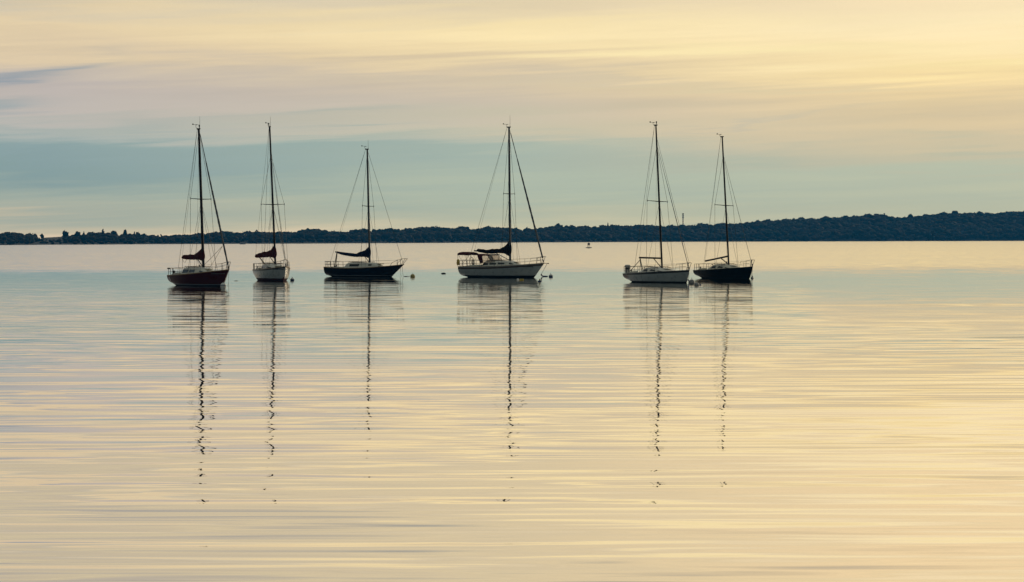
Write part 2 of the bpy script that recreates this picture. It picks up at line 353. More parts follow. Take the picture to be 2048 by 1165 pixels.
    b.inputs['Base Color'].default_value = (0.020, 0.028, 0.032, 1); b.inputs['Roughness'].default_value = 0.02
    b.inputs['IOR'].default_value = 1.33; t.links.new(vn.outputs[0], b.inputs['Normal'])
    gl = t.nodes.new('ShaderNodeBsdfGlossy'); gl.inputs['Color'].default_value = (1.0, 0.965, 0.925, 1); gl.inputs['Roughness'].default_value = 0.01
    t.links.new(vn.outputs[0], gl.inputs['Normal'])
    mx = t.nodes.new('ShaderNodeMixShader'); t.links.new(gg.m('SUBTRACT', 0.86, gg.m('MULTIPLY', far, 0.38)), mx.inputs[0])
    t.links.new(b.outputs[0], mx.inputs[1]); t.links.new(gl.outputs[0], mx.inputs[2]); t.links.new(mx.outputs[0], out.inputs[0])
    MATS['lake_water'] = m
water_material()
b = MB(); b.add([(-3000, -800, 0), (3000, -800, 0), (3000, 4250, 0), (-3000, 4250, 0)], [(0, 1, 2, 3)], 'lake_water')
tag(b.build('water', None, False), kind='structure')

# ------------------------------------------------------------------ far shore
RIDGE = [(-1200,458),(-700,455),(-300,459),(-80,461),(0,463),(20,463),(35,465),(55,470),(68,471),(90,474),(120,472),(128,470),(150,468),(165,468),(175,465),(190,462),(215,464),
  (240,466),(270,466),(280,468),(300,469),(330,471),(350,470),(380,469),(400,465),(440,463),(500,463),(575,462),(582,465),(592,464),(600,459),(615,457),(640,458),(660,460),
  (680,463),(700,463),(710,459),(730,458),(740,461),(750,458),(780,457),(800,458),(820,456),(850,453),(890,454),(900,457),(925,454),(935,454),(945,458),(970,455),(990,453),
  (1020,454),(1035,456),(1048,461),(1060,456),(1070,454),(1085,456),(1110,451),(1150,451),(1180,452),(1215,450),(1250,449),(1300,450),(1366,450),(1400,450),(1430,448),
  (1450,445),(1470,446),(1500,443),(1530,440),(1560,438),(1600,437),(1640,436),(1660,435),(1700,433),(1720,430),(1760,431),(1800,434),(1830,433),(1860,428),(1920,425),(1960,426),
  (2000,424),(2048,422),(2300,418),(2800,425),(3400,440)]
RX = np.array([p[0] for p in RIDGE], float); RY = np.array([p[1] for p in RIDGE], float)
def hor(px): return 480.3-4.65*px/2048
def shoreD(px): return float(np.interp(px, [-1200, 0, 700, 1300, 2048, 3400], [1800, 1980, 2450, 3000, 3500, 3700]))
DEP = 260.0
def ridge_z(px):
    D = shoreD(px)+DEP*0.8
    return CAM_H+(hor(px)-float(np.interp(px, RX, RY)))*D/F
def tree_h(px): return float(np.interp(px, [0, 70, 84, 90, 124, 132, 500, 2048], [6.5, 6, 3.0, .6, .6, 5.5, 7.5, 10.5]))
def px_of(x, y): return 1024+F*x/y
def terr(x, y):
    px = px_of(x, y); d = (y-shoreD(px))/DEP
    if d < 0: return -3.0*min(1, -d*10)
    top = max(1.5, ridge_z(px)-tree_h(px))
    s = min(1, d/0.8); s = s*s*(3-2*s)
    return 0.4+ (top-0.4)*(0.12*min(1, d*20)+0.88*s)
rows = []
nx = 300
for j in range(16):
    fr = [-0.3, -0.02, 0.0, 0.03, 0.08, 0.15, 0.25, 0.35, 0.45, 0.55, 0.65, 0.75, 0.85, 1.1, 1.6, 2.0][j]
    row = []
    for i in range(nx):
        px = -4200+i*(3400+4200+3000)/(nx-1); D = shoreD(px)+fr*DEP
        x = (px-1024)/F*D; row.append((x, D, terr(x, D)))
    rows.append(row)
def ground_mat():
    m = bpy.data.materials.new('shore_ground'); m.use_nodes = True; t = m.node_tree; gg = G(t); geo = t.nodes.new('ShaderNodeNewGeometry')
    n = gg.noise(geo.outputs['Position'], 0.03, 4.0, 0.6)
    t.links.new(gg.mix(n, (0.003, 0.007, 0.006, 1), (0.009, 0.010, 0.009, 1)), t.nodes['Principled BSDF'].inputs['Base Color'])
    t.nodes['Principled BSDF'].inputs['Roughness'].default_value = 0.95; MATS['shore_ground'] = m
ground_mat()
b = MB(); b.grid(rows, 'shore_ground'); tag(b.build('hill', None), kind='structure')

# crown geometry: a lumpy core plus many leaf-clump facets round it
rng = np.random.default_rng(11)
def ico(sub):
    import bmesh
    bm = bmesh.new(); bmesh.ops.create_icosphere(bm, subdivisions=sub, radius=1.0)
    v_ = np.array([p.co[:] for p in bm.verts]); f_ = np.array([[q.index for q in p.verts] for p in bm.faces]); bm.free(); return v_, f_
IV, IF = ico(2)
def crown(cx, cy, z0, hgt, rad, nlobes=5, nleaf=40, pointy=False):
    V, Fc = [], []; o = 0
    for k in range(nlobes):
        if pointy:
            fz = (k+0.5)/nlobes; rr = rad*(1.1-fz)*1.0+0.15; c = np.array([cx+rng.normal()*.15*rad, cy+rng.normal()*.15*rad, z0+hgt*(0.12+0.85*fz)]); sc_ = np.array([rr, rr, hgt/nlobes*0.9])
        else:
            an = rng.random()*6.28; q = rng.random()**.5*0.55*rad
            c = np.array([cx+math.cos(an)*q, cy+math.sin(an)*q, z0+hgt*(0.35+0.38*rng.random())]); rr = rad*(0.45+0.25*rng.random()); sc_ = np.array([rr, rr, hgt*(0.22+0.12*rng.random())])
        n = 1+0.22*rng.normal(size=(len(IV), 1)); V.append(IV*n*sc_+c); Fc.append(IF+o); o += len(IV)
        L = max(3, nleaf//nlobes)
        d = rng.normal(size=(L, 3)); d /= np.linalg.norm(d, axis=1)[:, None]
        p = c+d*sc_*(0.95+0.35*rng.random((L, 1)))
        s = rad*0.13*(0.6+rng.random((L, 1)))
        t1 = rng.normal(size=(L, 3)); t1 /= np.linalg.norm(t1, axis=1)[:, None]; t2 = np.cross(t1, d); t2 /= np.linalg.norm(t2, axis=1)[:, None]+1e-6
        tri = np.stack([p+t1*s, p-t1*s*.6+t2*s, p-t1*s*.5-t2*s*.9], 1).reshape(-1, 3)
        V.append(tri); Fc.append(np.arange(L*3).reshape(-1, 3)+o); o += L*3
    return np.concatenate(V), np.concatenate(Fc)
def tri_mesh(name, V, Fc, m):
    me = bpy.data.meshes.new(name); me.vertices.add(len(V)); me.vertices.foreach_set('co', V.astype(np.float32).ravel())
    me.loops.add(len(Fc)*3); me.loops.foreach_set('vertex_index', Fc.astype(np.int32).ravel())
    me.polygons.add(len(Fc)); me.polygons.foreach_set('loop_start', np.arange(0, len(Fc)*3, 3, dtype=np.int32)); me.polygons.foreach_set('loop_total', np.full(len(Fc), 3, np.int32))
    me.materials.append(MATS[m]); me.update(calc_edges=True); me.validate()
    o = bpy.data.objects.new(name, me); C.objects.link(o); return o
AV, AF, off = [], [], 0
def put(V, Fc):
    global off
    AV.append(V); AF.append(Fc+off); off += len(V)
def field(px, d):   # open meadow in the dip at the far left
    return 90 < px < 124 and d > 0.42
pxs = -420.0
while pxs < 2500:
    D0 = shoreD(pxs); step = 6.3/D0*F*0.62
    hill = ridge_z(pxs)
    nrow = int(np.interp(hill, [8, 40], [6, 14]))
    for k in range(nrow):
        d = (k+rng.random()*0.7)/nrow*0.86+0.004
        if k == nrow-1: d = 0.76+0.1*rng.random()
        px = pxs+rng.normal()*step*0.5
        if field(px, d): continue
        D = shoreD(px)+d*DEP; x = (px-1024)/F*D
        th = tree_h(px)*(0.72+0.42*rng.random()); z = terr(x, D)
        if d > 0.7: th = tree_h(px)*(0.90+0.14*rng.random()+ (0.22 if rng.random() < 0.05 else 0))
        if d < 0.1: th *= 0.62
        th = max(th, 2.6 if d < .25 else 1.6)
        if not (-60 < px < 2110) and k % 2: continue
        put(*crown(x, D, z-0.5, th, th*(0.62+0.30*rng.random()), 3 if d < 0.7 else 4, 18 if d < 0.7 else 36))
    pxs += step
tag(tri_mesh('woodland', np.concatenate(AV), np.concatenate(AF), 'woodland_leaves'), 'dense dark woodland covering the far shore and its ridge', 'woodland', kind='stuff')

# trees one can tell apart on the skyline, far left and elsewhere
def skyline_tree(px, ytop, wpx, pointy, label, d=0.78, ybase=None):
    D = shoreD(px)+d*DEP; x = (px-1024)/F*D; z0 = terr(x, D)
    if z0 < 0.3: z0 = 0.3
    ztop = CAM_H+(hor(px)-ytop)*D/F; h = max(3.0, ztop-z0)
    root = empty('conifer_tree' if pointy else 'broadleaf_tree', (x, D, z0)); tag(root, label, 'tree', 'single trees standing out on the far skyline')
    V, Fc = crown(0, 0, h*0.08, h*0.95, wpx/2*D/F*1.05, 7 if pointy else 9, 160, pointy)
    c = tri_mesh('crown', V, Fc, 'tree_leaves'); c.parent = root
    part('trunk', root, None, lambda b: (b.tube([(0, 0, -0.4), (0.1, 0, h*.3), (-0.05, 0.1, h*.75)], [h*.035, h*.025, h*.008], 'bark', 7), b.tube([(0.05, 0, h*.28), (h*.14, .1, h*.5)], [h*.015, h*.006], 'bark', 5), b.tube([(0.05, 0, h*.34), (-h*.14, -.1, h*.55)], [h*.015, h*.006], 'bark', 5)))
for a in [(71, 468, 9, False, 'rounded dark tree just left of the dip in the left shore'),
          (84, 469, 8.5, False, 'squat dark tree standing alone in the dip of the left shore'),
          (133, 462, 12, False, 'tall broad tree at the right end of the open meadow'),
          (155, 463, 12, False, 'broad rounded tree second right of the open meadow'),
          (168, 465, 4, False, 'small round tree in the gap right of the two broad ones'),
          (206, 459.3, 8.5, True, 'pointed dark conifer rising highest over the left shore'),
          (228, 463, 10, False, 'low rounded tree just right of the pointed conifer'),
          (250, 461.5, 9, False, 'bushy tree with a ragged top right of the low rounded one'),
          (269, 464.5, 6, True, 'small pointed tree left of a ragged thin crown'),
          (277, 464, 9, False, 'thin ragged crown left of the lowest part of the shore'),
          (323, 469.3, 7, True, 'small conical tree on the lowest part of the left shore'),
          (1216, 447.0, 6, True, 'pointed tree peaking above the ridge right of the navigation float'),
          (1822, 429.3, 12, False, 'thin rusty crowned tree sticking up in the right ridge notch'),
          (1910, 422.0, 14, False, 'broad clump crowned tree above the right ridge')]:
    skyline_tree(*a)

# radio mast behind the ridge
def radio_mast():
    px, D = 1366.2, shoreD(1366)+DEP*0.9
    x = (px-1024)/F*D; z0 = terr(x, D); zt = CAM_H+(hor(px)-427.0)*D/F; k = D/F
    root = empty('radio_mast', (x, D, z0)); tag(root, 'slender radio mast with three antenna tiers above the ridge', 'radio mast')
    h = zt-z0
    def body(b):
        r = 0.62
        seg = 8
        for i in range(seg):
            z1, z2 = h*i/seg, h*(i+1)/seg; m = 'tower_red' if i % 3 == 1 else 'tower_grey'
            P = [(r*math.cos(a_), r*math.sin(a_)) for a_ in (0.5, 2.59, 4.69)]
            for q in range(3):
                p, p2 = P[q], P[(q+1) % 3]
                b.tube([(p[0], p[1], z1), (p[0], p[1], z2)], 0.17, m, 5)
                b.tube([(p[0], p[1], z1), (p2[0], p2[1], z2)], 0.08, m, 4); b.tube([(p2[0], p2[1], z1), (p[0], p[1], z2)], 0.08, m, 4)
    part('lattice_mast', root, None, body)
    for yy in (427.6, 431.3, 435.3):
        zz = CAM_H+(hor(px)-yy)*D/F-z0
        def tier(b):
            b.tube([(math.cos(i*.52)*0.9, math.sin(i*.52)*0.9, zz-0.35) for i in range(12)], 0.08, 'tower_grey', 4, closed=True)
            for i in range(3):
                for s_ in (-.35, .35):
                    a_ = i*2.094+.3+s_; b.box((math.cos(a_)*1.0, math.sin(a_)*1.0, zz), (.3, .34, 1.0), 'tower_grey', a_, .05)
        part('antenna_tier', root, None, tier)
radio_mast()

# ------------------------------------------------------------------ sailboats
def smooth01(t): t = max(0, min(1, t)); return t*t*(3-2*t)
class Boat:
    def __init__(s, **k):
        s.__dict__.update(k)
        s.pos = ground(s.px, s.wl)
        s.yaw += math.degrees(math.atan2(s.pos.x, s.pos.y))
        s.root = empty('sailboat', s.pos, -R(s.yaw))
        tag(s.root, s.label, 'sailboat', 'sailboats moored in a row')
        s.inv = (Matrix.Translation(s.pos) @ Matrix.Rotation(-R(s.yaw), 4, 'Z')).inverted()
        s.hull(); s.decks(); s.cabin(); s.rig(); s.rails()
    # hull form ---------------------------------------------------
    def sheer(s, x):
        t = (x-s.xs)/(s.xb-s.xs); z0, z1, z2 = s.fb     # stern, mid, bow
        return z0*(1-t)*(1-2*t)+4*z1*t*(1-t)+z2*t*(2*t-1)
    def beam(s, x):
        t = max(0.0, min(1.0, (x-s.xs)/(s.xb-s.xs))); tm = 0.42
        if t < tm: return s.bt+(s.bm-s.bt)*math.sin(t/tm*math.pi/2)
        q = (t-tm)/(1-tm); return s.bm*max(0.0, (1-q**2.15))*(1-0.06*q)
    def keel(s, x):
        xa, xf = s.xs+s.ova, s.xb-s.ovb
        zs, zb = s.sheer(s.xs), s.sheer(s.xb)
        if x < xa:
            q = (xa-x)/s.ova; return s.cz*q**1.1
        if x > xf:
            q = (x-xf)/s.ovb; return zb*q**getattr(s, 'stem_pow', 0.97)
        q = (x-xa)/(xf-xa); return -0.48*math.sin(math.pi*min(1, q))**0.75
    def hy(s, x, z):
        zk, zs = s.keel(x), s.sheer(x)
        if zs-zk < 1e-4: return 0.0
        e = max(0.0, min(1.0, (z-zk)/(zs-zk))); t = (x-s.xs)/(s.xb-s.xs)
        n = 2.7-1.5*smooth01((t-.35)/.65)-.5*(1-smooth01(t/.3))
        return s.beam(x)*(1-(1-e)**n)**(1/n)
    def stations(s):
        n = 34; return [s.xs+(s.xb-s.xs)*(0.5-0.5*math.cos(math.pi*i/n))*0.9999 for i in range(n+1)]
    def hull(s):
        b = MB(); b0, b1 = s.boot; st = s.stripe; side = {}
        for sg in (-1, 1):
            rows = []
            for x in s.stations():
                zk, zs = s.keel(x), s.sheer(x); r = []
                def c(z): return max(zk, min(zs, z))
                zl = [zk]+[c(-.25), c(-.12), c(0.0), c(b0*.5), c(b0), c(b1)]
                zt = zs-st[1]; za = max(c(b1), zk)
                for f_ in (.12, .25, .4, .55, .7, .85, 1): zl.append(max(za, min(zs, za+(zt-za)*f_)) if zt > za else c(zt))
                zl += [max(zl[-1], zs-st[1]+(st[1]-st[0])*.5), max(zl[-1], zs-st[0]), zs]
                zl = [max(zk, min(zs, q)) for q in zl]
                rows.append([(x, sg*s.hy(x, z), z) for z in zl])
            mr = ['%s' % s.bottom]*5+[s.bootm]+[s.topm]*7+[s.stripem]*2+[s.topm]
            b.grid(rows, s.topm, mrow=mr); side[sg] = rows[0]
        # transom
        A, B_ = side[-1], side[1]; b.grid([A, B_], s.topm)
        b.build('hull', s.root, angle=50)
    def decks(s):
        rows = []
        for x in s.stations():
            w, z = s.beam(x), s.sheer(x)
            rows.append([(x, w*q*0.995, z-0.012+0.05*(1-q*q)*min(1, w)) for q in (-1, -.75, -.4, 0, .4, .75, 1)])
        part('deck', s.root, None, lambda b: b.grid(rows, 'deck_paint'))
        def rail(b):
            for sg in (-1, 1):
                b.tube([(x, sg*s.beam(x), s.sheer(x)+.015) for x in s.stations()], s.railr, s.railm, 6)
            b.tube([(s.xs, q*s.bt, s.sheer(s.xs)+.015) for q in (-1, 0, 1)], s.railr, s.railm, 6)
        part('toe_rail', s.root, None, rail)
    # cabin -------------------------------------------------------
    def cw(s, x):
        x0, x1 = s.cab[0], s.cab[1]; t = (x-x0)/(x1-x0)
        w = min(s.cab[3], s.beam(x)-0.28); return max(0.08, w*(1-0.62*smooth01((t-.45)/.55)**1.3))
    def ch(s, x):
        x0, x1, zt = s.cab[0], s.cab[1], s.cab[2]; t = (x-x0)/(x1-x0); zd = s.sheer(x)
        rise = smooth01(t/0.10)*.0+min(1, t/s.cabramp[0]+.25); fall = 1-smooth01((t-s.cabramp[1])/(1-s.cabramp[1]))
        return zd-.02+max(0.015, (zt-zd)*min(1, rise)*fall)
    def csec(s, x):
        w, h, zd = s.cw(x), s.ch(x), s.sheer(x)-.02; d = h-zd
        half = [(w, zd), (w*.91, zd+d*.3), (w*.79, zd+d*.72), (w*.74, zd+d*.88), (w*.65, zd+d*.98), (w*.45, h+.03*min(1, d*3)), (0, h+.045*min(1, d*3))]
        return [(x, -a, z) for a, z in half]+[(x, a, z) for a, z in reversed(half[:-1])]
    def cside(s, x, q, out=0.012):   # point on cabin side, q 0..1 of side height
        w, h, zd = s.cw(x), s.ch(x), s.sheer(x)-.02; d = h-zd; w_ = np.interp(q, [0, .3, .72, .88], [w, w*.91, w*.79, w*.74])
        return (x, -(w_+out), zd+d*q)
    def cabin(s):
        x0, x1 = s.cab[0], s.cab[1]; n = 30
        xs_ = [x0+(x1-x0)*i/n for i in range(n+1)]; secs = [s.csec(x) for x in xs_]
        def f(b):
            b.grid(secs, s.cabm); o = len(b.v); b.add(secs[0], [tuple(range(len(secs[0])))], s.cabm)
            b.add(secs[-1], [tuple(reversed(range(len(secs[-1]))))], s.cabm)
        s.cabo = part('cabin', s.root, None, f)
        for (a, c_, q0, q1, sl) in s.windows:
            for sg in (1, -1):
                def win(b):
                    rows = []
                    for out in (0.013, -0.02):
                        for qq in (0, 1):
                            pass
                    N = 6; top = []; bot = []
                    for i in range(N+1):
                        tt = i/N; xa = a+(c_-a)*tt
                        qa = q0; qb = q1-(q1-q0)*sl*tt
                        xb_ = xa+(0.10*(q1-q0)*4*(1-tt) if s.winslant else 0)
                        bot.append((xa, qa)); top.append((xb_, qb))
                    for out in (0.014,):
                        R0 = [s.cside(x, q, out) for x, q in bot]; R1 = [s.cside(x, q, out) for x, q in top]
                    I0 = [s.cside(x, q, -.02) for x, q in bot]; I1 = [s.cside(x, q, -.02) for x, q in top]
                    fl = lambda r: [(p[0], p[1]*sg, p[2]) for p in r]
                    b.grid([fl(R0), fl(R1)], s.winm); b.grid([fl(R1), fl(I1)], s.winm); b.grid([fl(I0), fl(R0)], s.winm)
                    b.add(fl([R0[0], R1[0], I1[0], I0[0]]), [(0, 1, 2, 3)], s.winm); b.add(fl([R0[-1], R1[-1], I1[-1], I0[-1]]), [(3, 2, 1, 0)], s.winm)
                part('window', s.cabo, None, win)
        for hx, hw, hh in s.hatches:
            part('hatch', s.cabo, None, lambda b: b.box((hx, 0, s.ch(hx)+.045+hh/2), (hw, .62, hh), s.hatchm, 0, .03))
        def hr(b):
            for sg in (-1, 1):
                pts = []; xa, xb_ = x0+(x1-x0)*.12, x0+(x1-x0)*.58
                for i in range(9):
                    x = xa+(xb_-xa)*i/8; y, z = sg*s.cw(x)*.72, s.ch(x)+.02
                    pts.append((x, y, z+(.06 if i % 2 else .085))); b.tube([(x, y, z-.02), (x, y, z+.06)], .018, 'teak', 5)
                b.tube(pts, .022, 'teak', 5)
        part('handrail', s.cabo, None, hr)
        # cockpit coamings and winches
        for sg in (-1, 1):
            def co(b):
                rows = []
                for i in range(9):
                    x = s.xs+.35+(x0+.15-s.xs-.35)*i/8; t = i/8; h = s.coam*(.35+.65*smooth01(t*1.4)); y = min(s.beam(x)-.22, s.cab[3]+.05); z = s.sheer(x)-.02
                    rows.append([(x, sg*(y+.05), z), (x, sg*(y+.01), z+h), (x, sg*(y-.14), z+h), (x, sg*(y-.18), z)])
                b.grid(rows, s.cabm); b.add(rows[0], [(0, 1, 2, 3)], s.cabm); b.add(rows[-1], [(3, 2, 1, 0)], s.cabm)
            part('cockpit_coaming', s.root, None, co)
        for sg in (-1, 1):
            x = x0-.75; y = min(s.beam(x)-.28, s.cab[3]-.02); z = s.sheer(x)+s.coam*.9-.02
            part('winch', s.root, None, lambda b: b.lathe((x, sg*y, z), [(.001, -.02), (.075, -.02), (.06, .03), (.05, .10), (.065, .16), (.055, .19), (.001, .19)], 'steel', 12))
    # rig ---------------------------------------------------------
    def mastpt(s, z): 
        k = (z-1.0)/(s.mz-1.0); return Vector((-s.rake*k, -s.lean*k, z))
    def rig(s):
        zd = max(s.ch(0.0), s.sheer(0))-.03 if s.cab[0] < 0 < s.cab[1] else s.sheer(0)-.03
        s.zd = zd; r = s.mr
        zz = [zd, zd+.4, 3, 5, 7, 9, 11, s.mz-1, s.mz]
        s.masto = part('mast', s.root, None, lambda b: b.tube([s.mastpt(z) for z in zz], [r, r, r, r, r, r*.97, r*.93, r*.82, r*.78], s.mastm, 10, 0.8))
        zs = s.spz; P = s.mastpt(zs); tips = []
        for sg in (-1, 1):
            tip = P+Vector((-s.spsweep, sg*s.sph, .05*sg*getattr(s, 'sptilt', 0)+.04)); tips.append(tip)
            part('spreader', s.masto, None, lambda b: (b.tube([P, P.lerp(tip, .5), tip], [.045, .035, .025], s.mastm, 6), b.tube([tip-Vector((0, 0, .09)), tip+Vector((0, 0, .09))], .03, s.mastm, 6)))
        top = s.mastpt(s.mz)
        part('masthead_cap', s.masto, None, lambda b: b.box(top+Vector((-.04, 0, .02)), (.46, .14, .11), s.mastm, 0, .03))
        a = top+Vector((0, 0, .05))
        if s.gear.get('ant'):
            part('antenna', s.masto, None, lambda b: b.tube([a+Vector((.08, .05, 0)), a+Vector((.08, .05, s.gear['ant']))], [.016, .009], 'wire', 5))
        wv = s.gear.get('vane')
        if wv:
            ax = wv[0]*.85; wv = (ax, wv[1]*.75)
            def vane(b):
                q0 = a+Vector((-.18, 0, 0)); q1 = a+Vector((ax, -.1, wv[1]*.35)); q2 = a+Vector((ax, -.1, wv[1]))
                b.tube([q0, q1, q2], .016, 'aluminium_black', 5)
                b.tube([q2+Vector((-.22, -.1, .02)), q2+Vector((.2, .1, 0))], .014, 'aluminium_black', 5)
                b.box(q2+Vector((-.26, -.12, .05)), (.11, .08, .11), 'aluminium_black', .4, .02)
                b.lathe(q2+Vector((0.1, 0, -.02)), [(.001, -.02), (.04, -.02), (.04, .03), (.001, .03)], 'aluminium_black', 8)
            part('wind_vane', s.masto, None, vane)
        if s.gear.get('cups'):
            def cups(b):
                q0 = a+Vector((.1, 0, -.02)); q1 = a+Vector((.32, -.16, .14)); b.tube([q0, q1], .018, 'aluminium_black', 5)
                b.box(q1+Vector((.03, -.02, .07)), (.09, .08, .17), 'aluminium_black', .3, .02); b.box(q1+Vector((.07, -.04, -.04)), (.07, .07, .10), 'aluminium_black', .3, .03)
            part('wind_indicator', s.masto, None, cups)
        # shrouds
        fz = s.fz; hound = s.mastpt(fz); cpx = -s.cpb
        for sg, tip in zip((-1, 1), tips):
            cp = Vector((cpx, sg*(s.beam(cpx)-.10), s.sheer(cpx)))
            part('shroud', s.root, None, lambda b: b.tube([cp, tip, hound], s.wr, 'wire', 5))
            for dxx in s.lowers:
                cl = Vector((dxx, sg*(s.beam(dxx)-.12), s.sheer(dxx)))
                part('lower_shroud', s.root, None, lambda b: b.tube([cl, s.mastpt(zs-.12)], s.wr*.8, 'wire', 5))
        bow = Vector((s.xb-s.fsin, 0, s.sheer(s.xb-s.fsin)+.05)); hd = hound+Vector((.10, 0, -.05))
        if s.furl > 0:
            def fj(b):
                n = 40; pts = []; rs = []
                for i in range(n+1):
                    t = i/n; p = bow.lerp(hd, .035+.945*t); pts.append(p); rs.append(s.furl*(.45+.75*math.sin(math.pi*min(1, t*1.15+.08))**.5*(1-.45*t))*(1+.12*math.sin(i*2.1)) if t < .985 else s.furl*.4)
                b.tube(pts, rs, 'sailcloth_furled', 8)
            part('furled_jib', s.root, None, fj)
            part('furler_drum', s.root, None, lambda b: b.lathe(bow.lerp(hd, .012)+Vector((0, 0, 0)), [(.001, -.1), (.11, -.1), (.05, -.05), (.05, .03), (.11, .08), (.001, .08)], 'rubber_black', 10))
        part('forestay', s.root, None, lambda b: b.tube([bow, hd], s.wr*1.1 if s.furl <= 0 else .014, 'wire', 5))
        if s.stay2:
            b2 = Vector((s.xb-.05, 0, s.sheer(s.xb)+.6)); part('spinnaker_halyard', s.root, None, lambda b: b.tube([b2, s.mastpt(fz+.6)+Vector((.1, 0, 0))], s.wr*.9, 'wire', 5))
        tb = top+Vector((-.22, 0, 0)); sx = s.xs+.08; zs0 = s.sheer(s.xs)
        def bs(b):
            if s.split:
                j = Vector((sx+.25, 0, zs0)).lerp(tb, s.split); b.tube([j, tb], s.wr, 'wire', 5)
                for sg in (-1, 1): b.tube([(sx, sg*s.bt*.75, zs0), j], s.wr, 'wire', 5)
            else: b.tube([(sx, 0, zs0), tb], s.wr, 'wire', 5)
        part('backstay', s.root, None, bs)
        # boom
        L = s.boomL; z0, z1 = s.boomz; be = R(s.swing); ca, sa = math.cos(be), math.sin(be)
        mp = s.mastpt(z0)
        def bp(u_, z, w=0.0): return (mp.x-(u_)*ca-w*sa, mp.y-u_*sa+w*ca, z)
        s.bp = bp
        def bz(u_): return z0+(z1-z0)*u_/L
        part('boom', s.root, None, lambda b: b.tube([bp(.05, bz(0)), bp(L*.5, bz(L*.5)), bp(L, bz(L))], s.boomr, s.boomm, 8, 1.25))
        if s.cover:
            def cov(b):
                U = [c[0] for c in s.cover]; TP = [c[1] for c in s.cover]; BT = [c[2] for c in s.cover]; n = 46; rows = []
                for i in range(n+1):
                    u_ = U[0]+(U[-1]-U[0])*i/n; zt = float(np.interp(u_, U[::-1] if U[0] > U[-1] else U, TP[::-1] if U[0] > U[-1] else TP)); zb = float(np.interp(u_, U[::-1] if U[0] > U[-1] else U, BT[::-1] if U[0] > U[-1] else BT))
                    nn = mnoise.noise(Vector((u_*2.3, s.px*.37, 0))); n2_ = mnoise.noise(Vector((u_*5.1, s.px*.11, 4)))
                    zt += .05*nn+.025*n2_; zb += .03*n2_
                    w = (.11+.05*smooth01(1-u_/1.3))*(1+.25*nn); end = min(1, i/2.0+.25)*min(1, (n-i)/2.0+.35)
                    zc, hh = (zt+zb)/2, (zt-zb)/2*end; ring = []
                    for j in range(14):
                        a_ = 2*math.pi*j/14; fw = 1+.16*math.sin(j*2.4+i*.9); ring.append(bp(u_, zc+hh*math.sin(a_), w*end*fw*math.cos(a_)*(1-.25*math.sin(a_))))
                    rows.append(ring)
                b.grid(rows, s.coverm, True); b.add(rows[0], [tuple(range(14))], s.coverm); b.add(rows[-1], [tuple(reversed(range(14)))], s.coverm)
            part('sail_cover', s.root, None, cov)
        part('boom_vang', s.root, None, lambda b: b.tube([(mp.x-.08, mp.y, zd+.12), bp(s.vang, bz(s.vang)-.05)], .035, s.boomm, 6))
        # mainsheet tackle
        us = s.sheet[0]; base = Vector((s.sheet[1], 0, s.sheer(s.sheet[1])+s.sheet[2]))
        def ms(b):
            e = Vector(bp(us, bz(us)-.06))
            for o_ in (-.05, .05): b.tube([e+Vector((o_*.5, 0, 0)), base+Vector((o_, o_, 0))], s.sheet[3], 'rope', 5)
            b.box(e-Vector((0, 0, .06)), (.06, .05, .12), 'rubber_black'); b.box(base+Vector((0, 0, .08)), (.08, .06, .14), 'rubber_black')
        part('mainsheet', s.root, None, ms)
        part('topping_lift', s.root, None, lambda b: b.tube([bp(L-.03, bz(L)+.04), tb], s.wr*.65, 'wire', 4))
        for (dz1, yy, zl) in s.halyards:
            part('halyard', s.root, None, lambda b: b.tube([(dz1, yy, zd+.1), s.mastpt(zl)], s.wr*.6, 'wire', 4))
    # rails -------------------------------------------------------
    def rails(s):
        r = .023; H = s.railh
        xf = s.xb; xa = xf-s.pul; z = lambda x: s.sheer(x)
        def side(x, h, inn=.06): return (x, (s.beam(x)-inn))
        tip = s.xb+s.pulf
        def pulpit(b):
            ztop = z(xf)+H
            pts = []; x_ = [xa, xa+s.pul*.12, xa+s.pul*.45, xa+s.pul*.8]
            zz_ = [z(xa), z(xa)+H*.97, z(xa)+H, ztop] if not s.pulcurve else [z(xa), z(xa)+H*.55, z(xa)+H*.92, ztop]
            L_ = [(x_[i], s.beam(x_[i])-.05, zz_[i]) for i in range(4)]
            loop = L_+[(tip-.12, .17, ztop+.02), (tip, .06, ztop+.02), (tip, -.06, ztop+.02), (tip-.12, -.17, ztop+.02)]+[(p[0], -p[1], p[2]) for p in reversed(L_)]
            b.tube(loop, r, 'steel', 6)
            for sg in (-1, 1):
                xm = xa+s.pul*.5; b.tube([(xm, sg*(s.beam(xm)-.05), z(xm)), (xm+.03, sg*(s.beam(xm)-.05), z(xm)+H)], r, 'steel', 6)
                xm = xf-.28; b.tube([(xm, sg*max(.05, s.beam(xm)-.04), z(xm)), (tip-.12, sg*.17, ztop+.01)], r, 'steel', 6)
                if not s.pulcurve: b.tube([(xa+.05, sg*(s.beam(xa)-.05), z(xa)+H*.5), (xf-.3, sg*.16, z(xf)+H*.52)], r*.8, 'steel', 6)
        part('pulpit', s.root, None, pulpit)
        xp = s.xs+.03; xq = s.xs+s.push; hz = s.pushh
